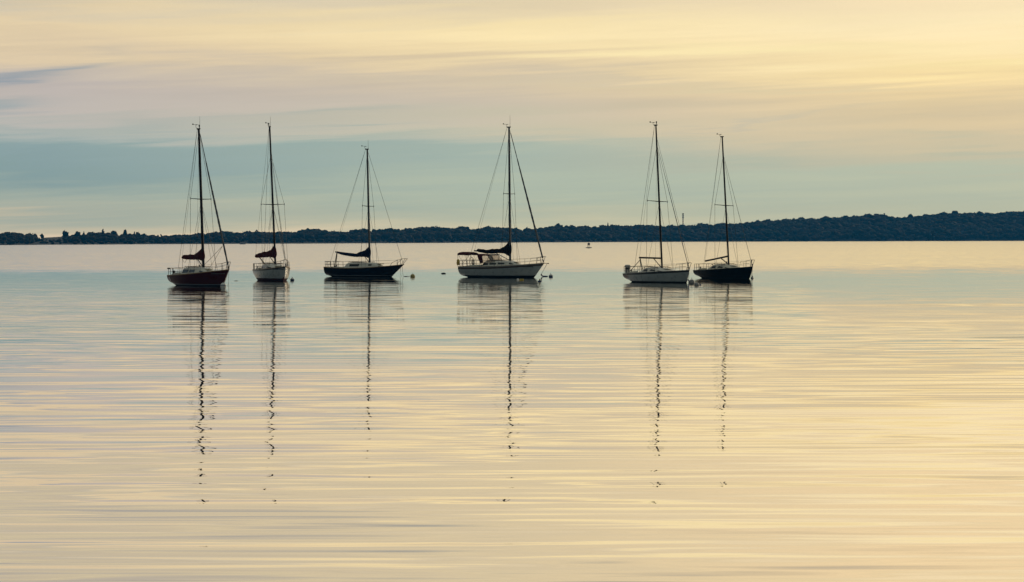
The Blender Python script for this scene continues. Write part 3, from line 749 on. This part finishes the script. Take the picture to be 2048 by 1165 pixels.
        def pushpit(b):
            for k in (1.0, .5):
                b.tube([(xq, -(s.beam(xq)-.06), z(xq)+hz*k), (xp+.15, -(s.bt-.02), z(xp)+hz*k), (xp, -(s.bt-.15), z(xp)+hz*k), (xp, (s.bt-.15), z(xp)+hz*k), (xp+.15, (s.bt-.02), z(xp)+hz*k), (xq, (s.beam(xq)-.06), z(xq)+hz*k)], r if k == 1 else r*.8, 'steel', 6)
            for sg in (-1, 1):
                for x, y in ((xq, s.beam(xq)-.06), (xp+.15, s.bt-.03), (xp+.02, s.bt*.4), ((xp+xq)/2+.05, s.beam((xp+xq)/2)-.06)):
                    b.tube([(x+.04, sg*y, z(x)-.01), (x, sg*y, z(x)+hz)], r, 'steel', 6)
        part('pushpit', s.root, None, pushpit)
        n = s.nst; xs_ = [xq+(xa-xq)*(i+1)/(n+1) for i in range(n)]
        for sg in (-1, 1):
            for x in xs_:
                part('stanchion', s.root, None, lambda b: b.tube([(x, sg*(s.beam(x)-.06), z(x)-.01), (x, sg*(s.beam(x)-.06), z(x)+H)], [.02, .014], 'steel', 6))
            for k in (1.0, .52):
                part('lifeline', s.root, None, lambda b: b.tube([(xq, sg*(s.beam(xq)-.06), z(xq)+hz*(k if k == 1 else .5))]+[(x, sg*(s.beam(x)-.06), z(x)+H*k) for x in xs_]+[(xa+.02, sg*(s.beam(xa)-.05), z(xa)+H*k*.97)], .008, 'wire', 4))
    # decal on the starboard hull side
    def decal(s, name, rects, m, label=None, both=False):
        def f(b):
            for sg in ((-1, 1) if both else (-1,)):
                for (xa, xb_, za, zb) in rects:
                    rows = []
                    for zz in (za, (za+zb)/2, zb):
                        rows.append([(xa+(xb_-xa)*i/4, sg*(s.hy(xa+(xb_-xa)*i/4, zz)+.010), zz) for i in range(5)])
                    b.grid(rows, m)
        return part(name, s.root, None, f, label=label)
    def lettering(s, name, xa, xb_, zc, h, m, n=14):
        def f(b):
            rows = []
            for i in range(n*3+1):
                x = xa+(xb_-xa)*i/(n*3); a_ = abs(math.sin(i*1.9+.6*math.sin(i*.7))); t = h*(.12+.38*a_) if i % 6 else h*.07
                rows.append([(x, -(s.hy(x, zc+q)+.010), zc+q) for q in (-t, 0, t)])
            b.grid(rows, m)
        return part(name, s.root, None, f)
    def pennant(s, wpts, r, m, name='mooring_line', start=None, r2=None):
        p0 = Vector(start) if start else Vector((s.xb-.05, 0, s.sheer(s.xb)))
        pts = [p0]+[s.inv @ Vector(w) for w in wpts]
        q = []
        for i in range(len(pts)-1):
            for k in range(5): q.append(pts[i].lerp(pts[i+1], k/5))
        q.append(pts[-1]); part(name, s.root, None, lambda b: b.tube(q, r, m, 6))

D = dict(cabm='white_paint', hatchm='deck_paint', railr=.028, railm='teak', wr=.0135, gear={'ant': 1.0, 'vane': (-.32, .5)}, furl=0, stay2=False, split=0, swing=0, winslant=False,
         boomr=.055, mr=.088, lowers=(.35, -.55), halyards=[(-.12, -.2, 12)], railh=.6, pushh=.6, pul=1.25, pulf=.05, pulcurve=False, push=1.15, nst=3, coam=.24, cpb=.08,
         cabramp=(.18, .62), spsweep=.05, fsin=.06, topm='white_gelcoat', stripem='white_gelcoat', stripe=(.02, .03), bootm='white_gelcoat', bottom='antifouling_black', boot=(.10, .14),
         cz=.13, winm='smoked_glass', mastm='aluminium_dark', boomm='aluminium_dark', lean=0, rake=.3, coverm='canvas_maroon', cover=None, vang=1.3, sheet=(1.6, -1.6, .2, .012))
def mk(**k): d = dict(D); d.update(k); return Boat(**d)

# 1 maroon sloop, left
b1 = mk(px=407.5, wl=572.0, yaw=58, label='maroon hulled sailboat, leftmost of the row, with octagonal badge by its stern',
  xs=-4.20, xb=3.87, bm=1.40, bt=.95, fb=(.82, .98, 1.36), ova=.62, ovb=1.05, topm='maroon_gelcoat', stripem='teak', stripe=(.0, .035), boot=(.10, .16), bootm='stripe_grey', bottom='antifouling_slate',
  cab=(-2.35, 1.95, 1.50, .92), cabramp=(.10, .50), windows=[(-2.0, -1.15, .30, .78, .1), (-.98, -.15, .32, .76, .2), (.42, .75, .40, .66, 0)], winm='grey_glass', hatches=[(-1.6, .9, .07), (-.7, .7, .05), (.75, .55, .06)],
  mz=12.85, rake=.30, lean=.22, mr=.118, spz=7.1, sph=.98, sptilt=-.4, fz=12.7, furl=.075, boomL=3.3, boomz=(2.28, 2.30), gear={'ant': 1.0, 'vane': (-.34, .42), 'cups': 1},
  cover=[(3.28, 2.50, 2.20), (2.6, 2.55, 2.14), (1.5, 2.55, 2.12), (.9, 2.72, 2.16), (.45, 2.95, 2.10), (.12, 3.15, 2.02), (-.16, 2.95, 2.05)], vang=.9, sheet=(1.0, -.6, .62, .012), halyards=[(-.3, -.5, 12.2), (.15, -.3, 12), (1.2, .5, 7)])
# badge: octagon outline with a dark block inside, on the quarter
def badge(b):
    cx, cz, r = -3.72, .52, .17
    def P(a_, rr): x, z = cx+rr*math.cos(a_)*1.5, cz+rr*math.sin(a_); return (x, -(b1.hy(x, z)+.012), z)
    o = [P(R(22.5+45*i), r) for i in range(9)]; i_ = [P(R(22.5+45*i), r*.62) for i in range(9)]; b.grid([o, i_], 'mark_pale')
part('hull_badge', b1.root, None, badge, label='pale octagonal ring on the maroon quarter')
b1.decal('badge_centre', [(-3.86, -3.76, .46, .58), (-3.71, -3.61, .46, .58)], 'mark_pale')
b1.lettering('registration_lettering', 2.35, 3.45, 1.02, .08, 'mark_dim')
part('jib_sheet', b1.root, None, lambda b: b.tube([(2.86, 0, 3.25), (1.5, -.15, 2.35), (.27, -.12, 1.72)], .016, 'rope', 5))
part('jib_sheet', b1.root, None, lambda b: b.tube([(2.86, 0, 3.25), (2.4, -.4, 2.2), (1.9, -.9, 1.15)], .014, 'rope', 5))
part('reefing_line', b1.root, None, lambda b: b.tube([b1.bp(3.24, 2.22), b1.bp(3.22, 1.5), b1.bp(3.20, 1.05)], .015, 'rope', 5))
part('reefing_line', b1.root, None, lambda b: b.tube([b1.bp(3.2, 2.18), b1.bp(3.0, 1.92), b1.bp(2.8, 1.90), b1.bp(2.6, 2.14)], .013, 'rope', 5))
part('stern_light', b1.root, None, lambda b: b.box((b1.xs+.06, -.80, 1.40), (.16, .26, .12), 'rubber_black', 0, .03))
part('outboard_bracket', b1.root, None, lambda b: (b.box((b1.xs+.9, -.85, 1.12), (.18, .16, .22), 'rubber_black', 0, .04), b.tube([(b1.xs+.9, -.85, 1.2), (b1.xs+.9, -.9, .8)], .05, 'rubber_black', 6)))
# 2 small white sloop, bow on
b2 = mk(px=551.2, wl=561.5, yaw=74.5, label='white sailboat seen almost bow on, second from left, with maroon sail cover swung aside',
  xs=-4.35, xb=3.50, bm=1.38, bt=1.02, fb=(.94, 1.02, 1.32), ova=.62, ovb=.85, stripem='stripe_black', stripe=(.03, .13), boot=(.16, .22), bootm='antifouling_red', bottom='antifouling_red',
  cab=(-2.4, 2.0, 1.52, .92), cabramp=(.12, .45), windows=[(-1.9, -.7, .30, .72, .1), (-.3, .7, .34, .66, .2)], hatches=[(-1.5, .9, .10), (.9, .55, .08)],
  mz=14.15, rake=.30, lean=.42, mr=.096, spz=7.0, sph=1.10, fz=11.6, furl=.022, stay2=True, boomL=3.6, boomz=(2.30, 2.22), swing=15, gear={'ant': .9, 'vane': (-.32, .42), 'cups': 1},
  cover=[(3.62, 2.38, 2.06), (2.9, 2.52, 2.10), (2.2, 2.62, 2.10), (1.4, 2.68, 2.12), (.8, 2.80, 2.16), (.4, 3.08, 2.10), (.12, 3.27, 2.02), (-.17, 3.0, 2.05)], vang=1.0, sheet=(2.9, -3.0, .25, .035), halyards=[(-.3, -.5, 12.2), (.15, -.3, 12)])
b2.lettering('registration_lettering', 1.9, 3.2, 1.06, .10, 'mark_dark')
# 3 navy sloop
b3 = mk(px=739.7, wl=554.0, yaw=38, label='navy blue hulled sailboat with white cabin and navy sail cover, third from left',
  xs=-5.40, xb=4.32, bm=1.48, bt=.72, fb=(.95, .88, 1.24), ova=.62, ovb=1.55, topm='navy_gelcoat', stripem='navy_gelcoat', railm='teak', railr=.035, boot=(.12, .17), bootm='stripe_grey', bottom='antifouling_black',
  cab=(-2.75, 2.15, 1.42, .98), cabramp=(.10, .68), windows=[(-1.95, -.75, .38, .78, 0), (.36, .72, .46, .74, 0), (1.38, 1.68, .46, .76, 0)], hatches=[(-1.5, 1.3, .08), (1.25, .7, .09)], cabm='white_paint', coam=.16,
  mz=12.85, rake=.26, lean=0.02, mr=.118, spz=7.1, sph=.92, sptilt=-.5, fz=12.6, furl=0, boomL=4.4, boomz=(2.10, 2.50), mastm='aluminium_grey', boomm='aluminium_grey', gear={'ant': .9, 'vane': (-.30, .34)}, pulcurve=True, pulf=.42, pul=1.3, railh=.58,
  cover=[(4.25, 2.56, 2.42), (3.8, 2.52, 2.25), (2.8, 2.40, 2.08), (1.7, 2.36, 1.98), (1.0, 2.56, 2.0), (.5, 2.72, 1.98), (.2, 2.98, 1.9), (-.14, 3.08, 1.88)], coverm='canvas_navy', vang=.7, sheet=(4.2, -4.5, .05, .04), nst=0, halyards=[(.15, -.3, 12)])
# 4 large white cruiser
b4 = mk(px=1020.5, wl=555.3, yaw=33, label='large white cruising sailboat with maroon canopy, dodger and yellow horseshoe lifebuoy at its stern',
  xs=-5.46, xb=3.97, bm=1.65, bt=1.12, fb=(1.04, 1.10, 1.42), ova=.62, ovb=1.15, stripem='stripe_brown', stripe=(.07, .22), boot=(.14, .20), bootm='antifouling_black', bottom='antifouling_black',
  cab=(-2.9, 1.75, 1.62, 1.02), cabramp=(.10, .62), windows=[(-2.75, -2.05, .34, .72, .2), (-1.85, -1.1, .38, .74, .15), (-.9, -.15, .40, .76, .25), (.30, .72, .46, .76, 0)], winslant=False, hatches=[(-1.7, 1.6, .07), (.7, .6, .06)],
  mz=14.75, rake=.12, lean=-.03, mr=.135, spz=8.2, sph=1.0, fz=14.5, furl=.085, boomL=4.25, boomz=(2.38, 2.62), mastm='aluminium_grey', boomm='aluminium_grey', gear={'ant': 1.15, 'vane': (-.30, .32)}, railh=.62, nst=3, pul=1.35, pulf=.12,
  cover=[(3.95, 2.80, 2.52), (3.5, 2.80, 2.45), (2.8, 2.72, 2.34), (2.1, 2.80, 2.32), (1.2, 2.82, 2.40), (.7, 3.02, 2.36), (.35, 3.30, 2.18), (.14, 3.62, 2.06), (-.16, 3.64, 2.05)], coverm='canvas_black', vang=1.75, sheet=(2.9, -2.1, .75, .018), split=.10, halyards=[(-.5, -.4, 11), (.15, -.3, 13)])
b4.lettering('registration_lettering', 2.05, 2.98, 1.06, .10, 'mark_dark')
b4.lettering('bow_emblem', 3.26, 3.46, 1.19, .08, 'mark_dark', 4)
def bimini(b):
    rows = []
    for i in range(9):
        x = -5.72+1.42*i/8; sag = .03*abs(math.sin(i*math.pi/4)); rows.append([(x, .82*q, 2.36+.16*(1-q*q)**.7*1.0-sag-.05*(i in (0, 8))+.02*(i < 4)) for q in (-1, -.96, -.8, -.5, -.2, .2, .5, .8, .96, 1)])
    low = [[(p[0], p[1], p[2]-(.17 if abs(p[1]) > .76 else .035)) for p in r] for r in rows]
    b.grid(rows, 'canvas_maroon'); b.grid(low, 'canvas_maroon'); b.grid([[r[0] for r in rows], [r[0] for r in low]], 'canvas_maroon'); b.grid([[r[-1] for r in rows], [r[-1] for r in low]], 'canvas_maroon')
    b.grid([rows[0], low[0]], 'canvas_maroon'); b.grid([rows[-1], low[-1]], 'canvas_maroon')
bo = part('canopy', b4.root, None, bimini, label='maroon canvas canopy over the cockpit')
def biframe(b):
    for sg in (-1, 1):
        y = sg*.80; zr = 1.72
        for xa, xb_, xc in ((-5.68, -5.30, -5.0), (-4.95, -4.62, -4.32)):
            b.tube([(xa, y, 2.36), (xb_, y, zr), (xc, y, 2.36)], .018, 'steel', 6)
        b.tube([(-5.68, y, 2.36), (-5.68, y, 1.1)], .016, 'steel', 6); b.tube([(-4.32, y, 2.34), (-3.55, y, 1.3)], .016, 'steel', 6); b.tube([(-5.3, y, zr), (-4.2, y, zr)], .016, 'steel', 6)
part('canopy_frame', bo, None, biframe)
def arch(xt, xbm, w, h, zb, n=14):
    o_ = []
    for i in range(n+1):
        sn = math.sin(math.pi*i/n)**.45; c_ = math.cos(math.pi*i/n); o_.append((xbm+(xt-xbm)*sn, w*math.copysign(abs(c_)**.45, c_), zb+h*sn))
    return o_
AA, BB, CC = arch(-3.35, -2.85, .99, .92, 1.38), arch(-1.90, -2.05, .97, .78, 1.50), arch(-1.42, -1.62, .90, .12, 1.60)
CT = [Vector(AA[k]).lerp(Vector(BB[k]), .42) for k in range(15)]
def dodger(b):
    b.grid([AA[3:12], BB[3:12]], 'canvas_maroon')
    for a_ in (0, 11): b.grid([AA[a_:a_+4], CT[a_:a_+4]], 'canvas_maroon')
    b.tube(AA, .03, 'canvas_maroon', 6)
do = part('dodger', b4.root, None, dodger, label='maroon canvas spray hood with clear windows')
for a_ in (0, 11): part('dodger_window', do, None, lambda b: b.grid([CT[a_:a_+4], BB[a_:a_+4]], 'clear_vinyl'))
for a_, c_ in ((0, 5), (4, 11), (10, 15)): part('dodger_window', do, None, lambda b: b.grid([BB[a_:c_], CC[a_:c_]], 'clear_vinyl'))
part('dodger_frame', do, None, lambda b: (b.tube(BB, .024, 'canvas_black', 6), b.tube(CC, .035, 'canvas_black', 6), [b.tube([BB[k], CC[k]], .02, 'canvas_black', 6) for k in (4, 10)]))
def wheel(b):
    b.tube([(-4.55, .42*math.cos(i*.393), 1.55+.42*math.sin(i*.393)) for i in range(16)], .018, 'steel', 6, closed=True)
    for i in range(3): b.tube([(-4.55, .42*math.cos(i*1.047), 1.55+.42*math.sin(i*1.047)), (-4.55, -.42*math.cos(i*1.047), 1.55-.42*math.sin(i*1.047))], .012, 'steel', 5)
part('steering_wheel', b4.root, None, wheel)
part('binnacle', b4.root, None, lambda b: (b.tube([(-4.4, 0, .95), (-4.4, 0, 1.6)], [.09, .06], 'white_paint', 10), b.lathe((-4.4, 0, 1.6), [(.001, 0), (.1, 0), (.1, .06), (.05, .13), (.001, .14)], 'rubber_black', 12), b.tube([(-4.3, -.15, 1.2), (-4.3, -.15, 1.75), (-4.3, .15, 1.75), (-4.3, .15, 1.2)], .016, 'steel', 6)))
def horseshoe(b):
    pts = []
    for i in range(17):
        a_ = R(-62+304*i/16); pts.append((-5.42+.19*math.cos(a_)*.85, -1.13+.0*0-.19*math.cos(a_)*.5, 1.47+.25*math.sin(a_)))
    b.tube(pts, [.085]*17, 'yellow_foam', 10)
part('horseshoe_lifebuoy', b4.root, None, horseshoe, label='yellow horseshoe lifebuoy hung on the stern rail')
part('anchor_roller', b4.root, None, lambda b: (b.box((4.12, 0, 1.40), (.62, .16, .05), 'steel', 0, .01), b.lathe((4.42, 0, 1.38), [(.001, -.05), (.06, -.05), (.06, .05), (.001, .05)], 'rubber_black', 10)))
# 5 white race sloop with outboard
b5 = mk(px=1324.4, wl=565.0, yaw=56, label='white sailboat with black sheer stripe, bare boom and outboard motor on its stern rail',
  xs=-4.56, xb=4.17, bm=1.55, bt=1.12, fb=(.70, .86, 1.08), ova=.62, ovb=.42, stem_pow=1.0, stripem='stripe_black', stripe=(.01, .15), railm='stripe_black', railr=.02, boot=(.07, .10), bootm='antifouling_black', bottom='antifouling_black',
  cab=(-2.6, 2.5, 1.27, 1.0), cabramp=(.28, .40), windows=[(-1.75, -1.0, .34, .76, .2), (-.7, .15, .36, .74, .35), (.4, 1.3, .36, .60, .85)], winslant=True, hatches=[(-1.1, 1.0, .05), (.8, .55, .05)], coam=.22,
  mz=13.6, rake=.50, lean=.30, mr=.088, spz=7.0, sph=1.05, spsweep=.30, sptilt=-1.0, fz=11.8, furl=.028, stay2=True, boomL=3.5, boomz=(2.08, 2.12), mastm='aluminium_black', boomm='aluminium_black', boomr=.06, vang=1.25,
  gear={'ant': 0, 'vane': (-.36, .28), 'cups': 1}, sheet=(3.4, -3.1, .1, .035), railh=.62, pushh=.62, nst=2, pul=1.3, pulf=.15, cpb=.35, lowers=(-.35,), halyards=[(-.3, -.5, 12), (.15, -.3, 11)])
b5.decal('stern_stripes', [(-4.45, -3.35, .36+.075*i, .40+.075*i) for i in range(3)], 'stripe_red', label='faded red stripes on the quarter')
b5.lettering('registration_lettering', 2.45, 3.45, .98, .07, 'mark_dim')
def outb(b):
    x, y = -4.52, -.62
    b.box((x, y, 1.34), (.44, .42, .30), 'outboard_grey', 0, .07); b.box((x+.0, y, 1.15), (.40, .38, .10), 'rubber_black', 0, .03)
    b.box((x-.02, y, .92), (.36, .34, .38), 'outboard_grey', 0, .04); b.tube([(x-.02, y, .8), (x-.06, y, .48)], [.09, .06], 'plastic_grey', 8); b.tube([(x+.1, y, 1.2), (x+.5, y, 1.28)], .022, 'rubber_black', 6)
om = part('outboard_motor', b5.root, None, outb, label='small grey outboard clamped to the stern')
part('sheet_strut', b5.root, None, lambda b: b.tube([(-3.35, 0, 1.98), (-4.5, -.45, .85)], .028, 'aluminium_black', 6))
# 6 black race sloop
b6 = mk(px=1457.8, wl=557.3, yaw=55, label='black hulled sailboat, rightmost of the row, with bare boom drooping aft',
  xs=-4.40, xb=3.89, bm=1.48, bt=1.10, fb=(.72, .86, 1.14), ova=.62, ovb=.50, topm='black_gelcoat', stripem='black_gelcoat', railm='stripe_black', railr=.02, boot=(.07, .10), bootm='antifouling_black', bottom='antifouling_black',
  cab=(-2.6, 2.4, 1.32, .98), cabramp=(.28, .42), windows=[(-1.75, -1.0, .34, .76, .2), (-.7, .15, .36, .74, .35), (.4, 1.3, .36, .60, .85)], winslant=True, hatches=[(-1.1, 1.0, .05), (.8, .55, .05)], coam=.22, cabm='deck_paint',
  mz=13.4, rake=.60, lean=.34, mr=.088, spz=6.9, sph=1.05, spsweep=.28, sptilt=-1.0, fz=11.6, furl=.018, boomL=3.85, boomz=(2.10, 1.62), mastm='aluminium_black', boomm='aluminium_black', boomr=.065, vang=1.2,
  gear={'ant': 0, 'vane': (-.30, .26)}, sheet=(1.1, -.35, .6, .012), railh=.62, pushh=.62, nst=2, pul=1.3, pulf=.15, cpb=.35, lowers=(-.35,), halyards=[(.15, -.3, 11)])

# mooring lines
def near(p, dz=0): return (p.x, p.y, p.z+dz)
b1.pennant([ground(457, 565.0), ground(455.5, 573.5)], .014, 'rope')
b2.pennant([ground(578, 556.0, .35), ground(581.5, 561.0, .05)], .014, 'rope', start=(3.2, .25, 1.25))
b3.pennant([ground(800.5, 547.5, .35), ground(802.5, 553.2)], .016, 'rope', start=(3.9, 0, 1.15))
b3.pennant([ground(805.5, 547.5, .35), ground(807, 553.6)], .016, 'rope', start=(4.1, 0, 1.18))
b4.pennant([ground(1082.5, 549.0, .35), ground(1084, 552.4, .1)], .018, 'rope', start=(4.3, 0, 1.38))
b4.pennant([ground(1083, 551.0, .16), ground(1086, 552.9, .05), ground(1095, 553.2, .03)], .07, 'rope_blue', name='chafe_hose', start=tuple(b4.inv @ ground(1082.6, 549.5, .30)))
b5.pennant([ground(1377.0, 566.5)], .016, 'rope', start=(4.1, 0, 1.05))
b5.pennant([ground(1378.5, 562.5, .06)], .06, 'rope_blue', name='chafe_hose', start=tuple(b5.inv @ ground(1376.2, 560.5, .42)))
b6.pennant([ground(1501.8, 557.6)], .014, 'rope'); b6.pennant([ground(1504, 557.3)], .012, 'rope')

# ------------------------------------------------------------------ buoys and floats
def buoy(px, py, prof, mr, label, cat='buoy', name='mooring_buoy', extra=None, tilt=0):
    root = empty(name, ground(px, py)); tag(root, label, cat, 'mooring buoys floating among the sailboats')
    part('float_body', root, None, lambda b: b.lathe((0, 0, 0), prof, mr[0], 18, mr))
    if extra: extra(root)
    root.rotation_euler = (0, R(tilt), random.random()*6)
    return root
def ball(r, dip=.35, band=None, base='buoy_white'):
    P = []; M = []
    for i in range(13):
        a_ = -math.pi/2+math.pi*i/12; z = r*math.sin(a_)+r*(1-2*dip)*.9; P.append((max(.002, r*math.cos(a_)), z))
        M.append(band[1] if band and band[0][0] <= i <= band[0][1] else base)
    return P, M
def eye(r, h): return lambda root: part('lifting_eye', root, None, lambda b: b.tube([(r*.16*math.cos(i*.785), 0, h+r*.12*math.sin(i*.785)) for i in range(8)], r*.05, 'steel', 5, closed=True))
P, M = ball(.235, .32, ((6, 6), 'buoy_blue')); buoy(446.6, 573.6, P, M, 'white mooring ball with a blue stripe floating before the maroon bow', extra=eye(.235, .40))
def cone(r, h, mid): return [(.002, -.15), (r*.7, -.12), (r, .0), (r, mid), (r*.7, mid+.06), (r*.28, mid+.12), (r*.2, h), (.002, h+.01)]
cm = ['buoy_blue']*3+['buoy_white']*5
buoy(584.6, 561.8, cone(.19, .32, .14), cm, 'blue mooring buoy with pale cone top right of the bow-on white boat', extra=eye(.19, .34))
P, M = ball(.24, .30, None, 'buoy_ochre')
def stick(root): pass
buoy(825.4, 555.0, P, M, 'ochre mooring ball with a dark spar, right of the navy boat', extra=lambda r_: (eye(.24, .40)(r_)))
bx = ground(814, 553.9); o = empty('pickup_pole', bx, R(4)); tag(o, 'thin dark pickup pole lying on the water beside the ochre ball', 'pole')
part('pole_shaft', o, None, lambda b: b.tube([(-.30, 0, .03), (.28, 0, .05)], [.028, .022], 'rubber_black', 7)); part('pole_float', o, None, lambda b: b.lathe((-.1, 0, -.02), [(.002, 0), (.05, 0), (.06, .05), (.04, .09), (.002, .1)], 'rubber_black', 10))
def flat(r, h): return [(.002, -.1), (r*.7, -.1), (r, 0), (r*.92, h*.5), (r*.6, h), (.002, h+.01)]
buoy(887, 548.4, [(.002, -.1), (.2, -.08), (.27, .02), (.23, .10), (.13, .14), (.002, .15)], ['rubber_black']*6, 'low dark oval float alone between the navy boat and the white cruiser', cat='float', name='flat_float')
buoy(1101.6, 554.6, cone(.20, .36, .17), cm, 'navy mooring buoy with white cone top right of the cruiser bow', extra=eye(.2, .38))
P, M = ball(.11, .3); buoy(1035.6, 560.8, P, M, 'tiny white ball float in front of the cruiser hull', cat='float', name='ball_float')
o = empty('pickup_float', ground(1043.3, 560.8), R(3)); tag(o, 'small yellow cylindrical float in front of the cruiser hull', 'float', 'mooring buoys floating among the sailboats')
part('float_body', o, None, lambda b: b.tube([(-.19, 0, .04), (-.17, 0, .04), (.17, 0, .04), (.19, 0, .04)], [.04, .075, .075, .04], 'yellow_foam', 12)); part('tether_ring', o, None, lambda b: b.tube([(-.19, 0, .04), (-.27, 0, .02)], .012, 'rope', 5))
buoy(1079.6, 563.6, [(.002, -.1), (.12, -.1), (.19, 0), (.18, .07), (.09, .10), (.07, .17), (.04, .24), (.002, .25)], ['buoy_blue']*4+['buoy_ochre']*4, 'dark flat buoy with a small ochre knob below the cruiser bow')
P, M = ball(.25, .22, None, 'buoy_grey'); buoy(1383.5, 568.0, P, M, 'large grey weathered mooring ball between the two right sailboats', extra=eye(.25, .47))
P, M = ball(.20, .35, None, 'buoy_grey'); r_ = buoy(1393.3, 571.8, P, M, 'smaller grey mooring ball lying low right of the large grey one')
o = empty('pickup_float', ground(1400.6, 571.2), 0); tag(o, 'tiny navy float at the right end of the grey mooring balls', 'float', 'mooring buoys floating among the sailboats')
part('float_body', o, None, lambda b: b.lathe((0, 0, 0), [(.002, -.05), (.07, -.04), (.085, .03), (.06, .09), (.002, .11)], 'buoy_blue', 12)); part('tether_ring', o, None, lambda b: b.tube([(-.08, 0, .03), (-.15, 0, .01)], .012, 'rope', 5))
buoy(1504.8, 557.8, [(.002, -.1), (.1, -.08), (.165, 0), (.15, .07), (.08, .16), (.04, .30), (.002, .31)], ['buoy_grey']*2+['buoy_white']*5, 'small pale cone buoy just under the black boat bow')
o = empty('driftwood_stick', ground(472.5, 562.4), R(2)); tag(o, 'thin dark stick drifting right of the maroon boat', 'driftwood')
part('twig', o, None, lambda b: b.tube([(-.18, 0, .015), (0, .02, .02), (.17, 0, .015)], [.018, .022, .012], 'bark', 6)); 

# navigation float with a square dark dayboard
o = empty('navigation_float', ground(1177.5, 496.6), R(8)); tag(o, 'dark square day mark on legs standing on a pale raft, far out', 'navigation mark')
part('raft', o, None, lambda b: b.box((0, 0, .12), (2.15, 2.0, .40), 'buoy_grey', 0, .08))
part('dayboard', o, None, lambda b: b.box((0, 0, 1.62), (.95, .10, .82), 'mark_dark', 0, .02)); part('dayboard', o, None, lambda b: b.box((0, 0, 1.62), (.10, .9, .78), 'mark_dark', 0, .02))
for sx_ in (-.42, .42):
    for sy_ in (-.4, .4): part('leg', o, None, lambda b: b.tube([(sx_, sy_, .3), (sx_, sy_, 1.3)], .035, 'steel', 6))
part('lantern', o, None, lambda b: (b.tube([(0, 0, .3), (0, 0, 2.05)], .06, 'mark_dark', 8), b.lathe((0, 0, 2.05), [(.002, 0), (.09, 0), (.07, .14), (.002, .17)], 'mark_dark', 10)))

# distant open skiff
o = empty('skiff', ground(485.5, 489.2), R(5)); tag(o, 'tiny distant open boat low on the water near the far shore', 'boat')
def skh(b):
    rows = []
    for i in range(13):
        x = -2.1+4.2*i/12; w = .75*(1-max(0, (x-.2)/1.95)**2.2) if x > .2 else .75; z = .38+.10*max(0, x/2)**2
        rows.append([(x, w, z), (x, w*.85, .1), (x, 0, -.1), (x, -w*.85, .1), (x, -w, z), (x, -w*.92, z-.01), (x, -w*.8, .12), (x, 0, .0), (x, w*.8, .12), (x, w*.92, z-.01)])
    b.grid(rows, 'plastic_grey', True); b.add(rows[0], [tuple(range(10))], 'plastic_grey')
part('hull', o, None, skh); part('outboard_motor', o, None, lambda b: (b.box((-2.2, 0, .62), (.3, .3, .45), 'rubber_black', 0, .08), b.tube([(-2.2, 0, .5), (-2.22, 0, -.1)], .06, 'rubber_black', 7)))
part('console', o, None, lambda b: b.box((-.5, 0, .6), (.55, .6, .7), 'mark_dark', 0, .08))

# ------------------------------------------------------------------ air
def haze():
    m = bpy.data.materials.new('haze_air'); m.use_nodes = True; t = m.node_tree; t.nodes.remove(t.nodes['Principled BSDF'])
    v_ = t.nodes.new('ShaderNodeVolumePrincipled'); v_.inputs['Color'].default_value = (0.04, 0.42, 1.0, 1); v_.inputs['Density'].default_value = 0.000070
    v_.inputs['Anisotropy'].default_value = 0.0
    t.links.new(v_.outputs[0], t.nodes['Material Output'].inputs['Volume']); MATS['haze_air'] = m
haze()
b = MB(); b.box((0, 1600, 24), (9600, 5500, 56), 'haze_air'); tag(b.build('haze', None, False), kind='stuff')
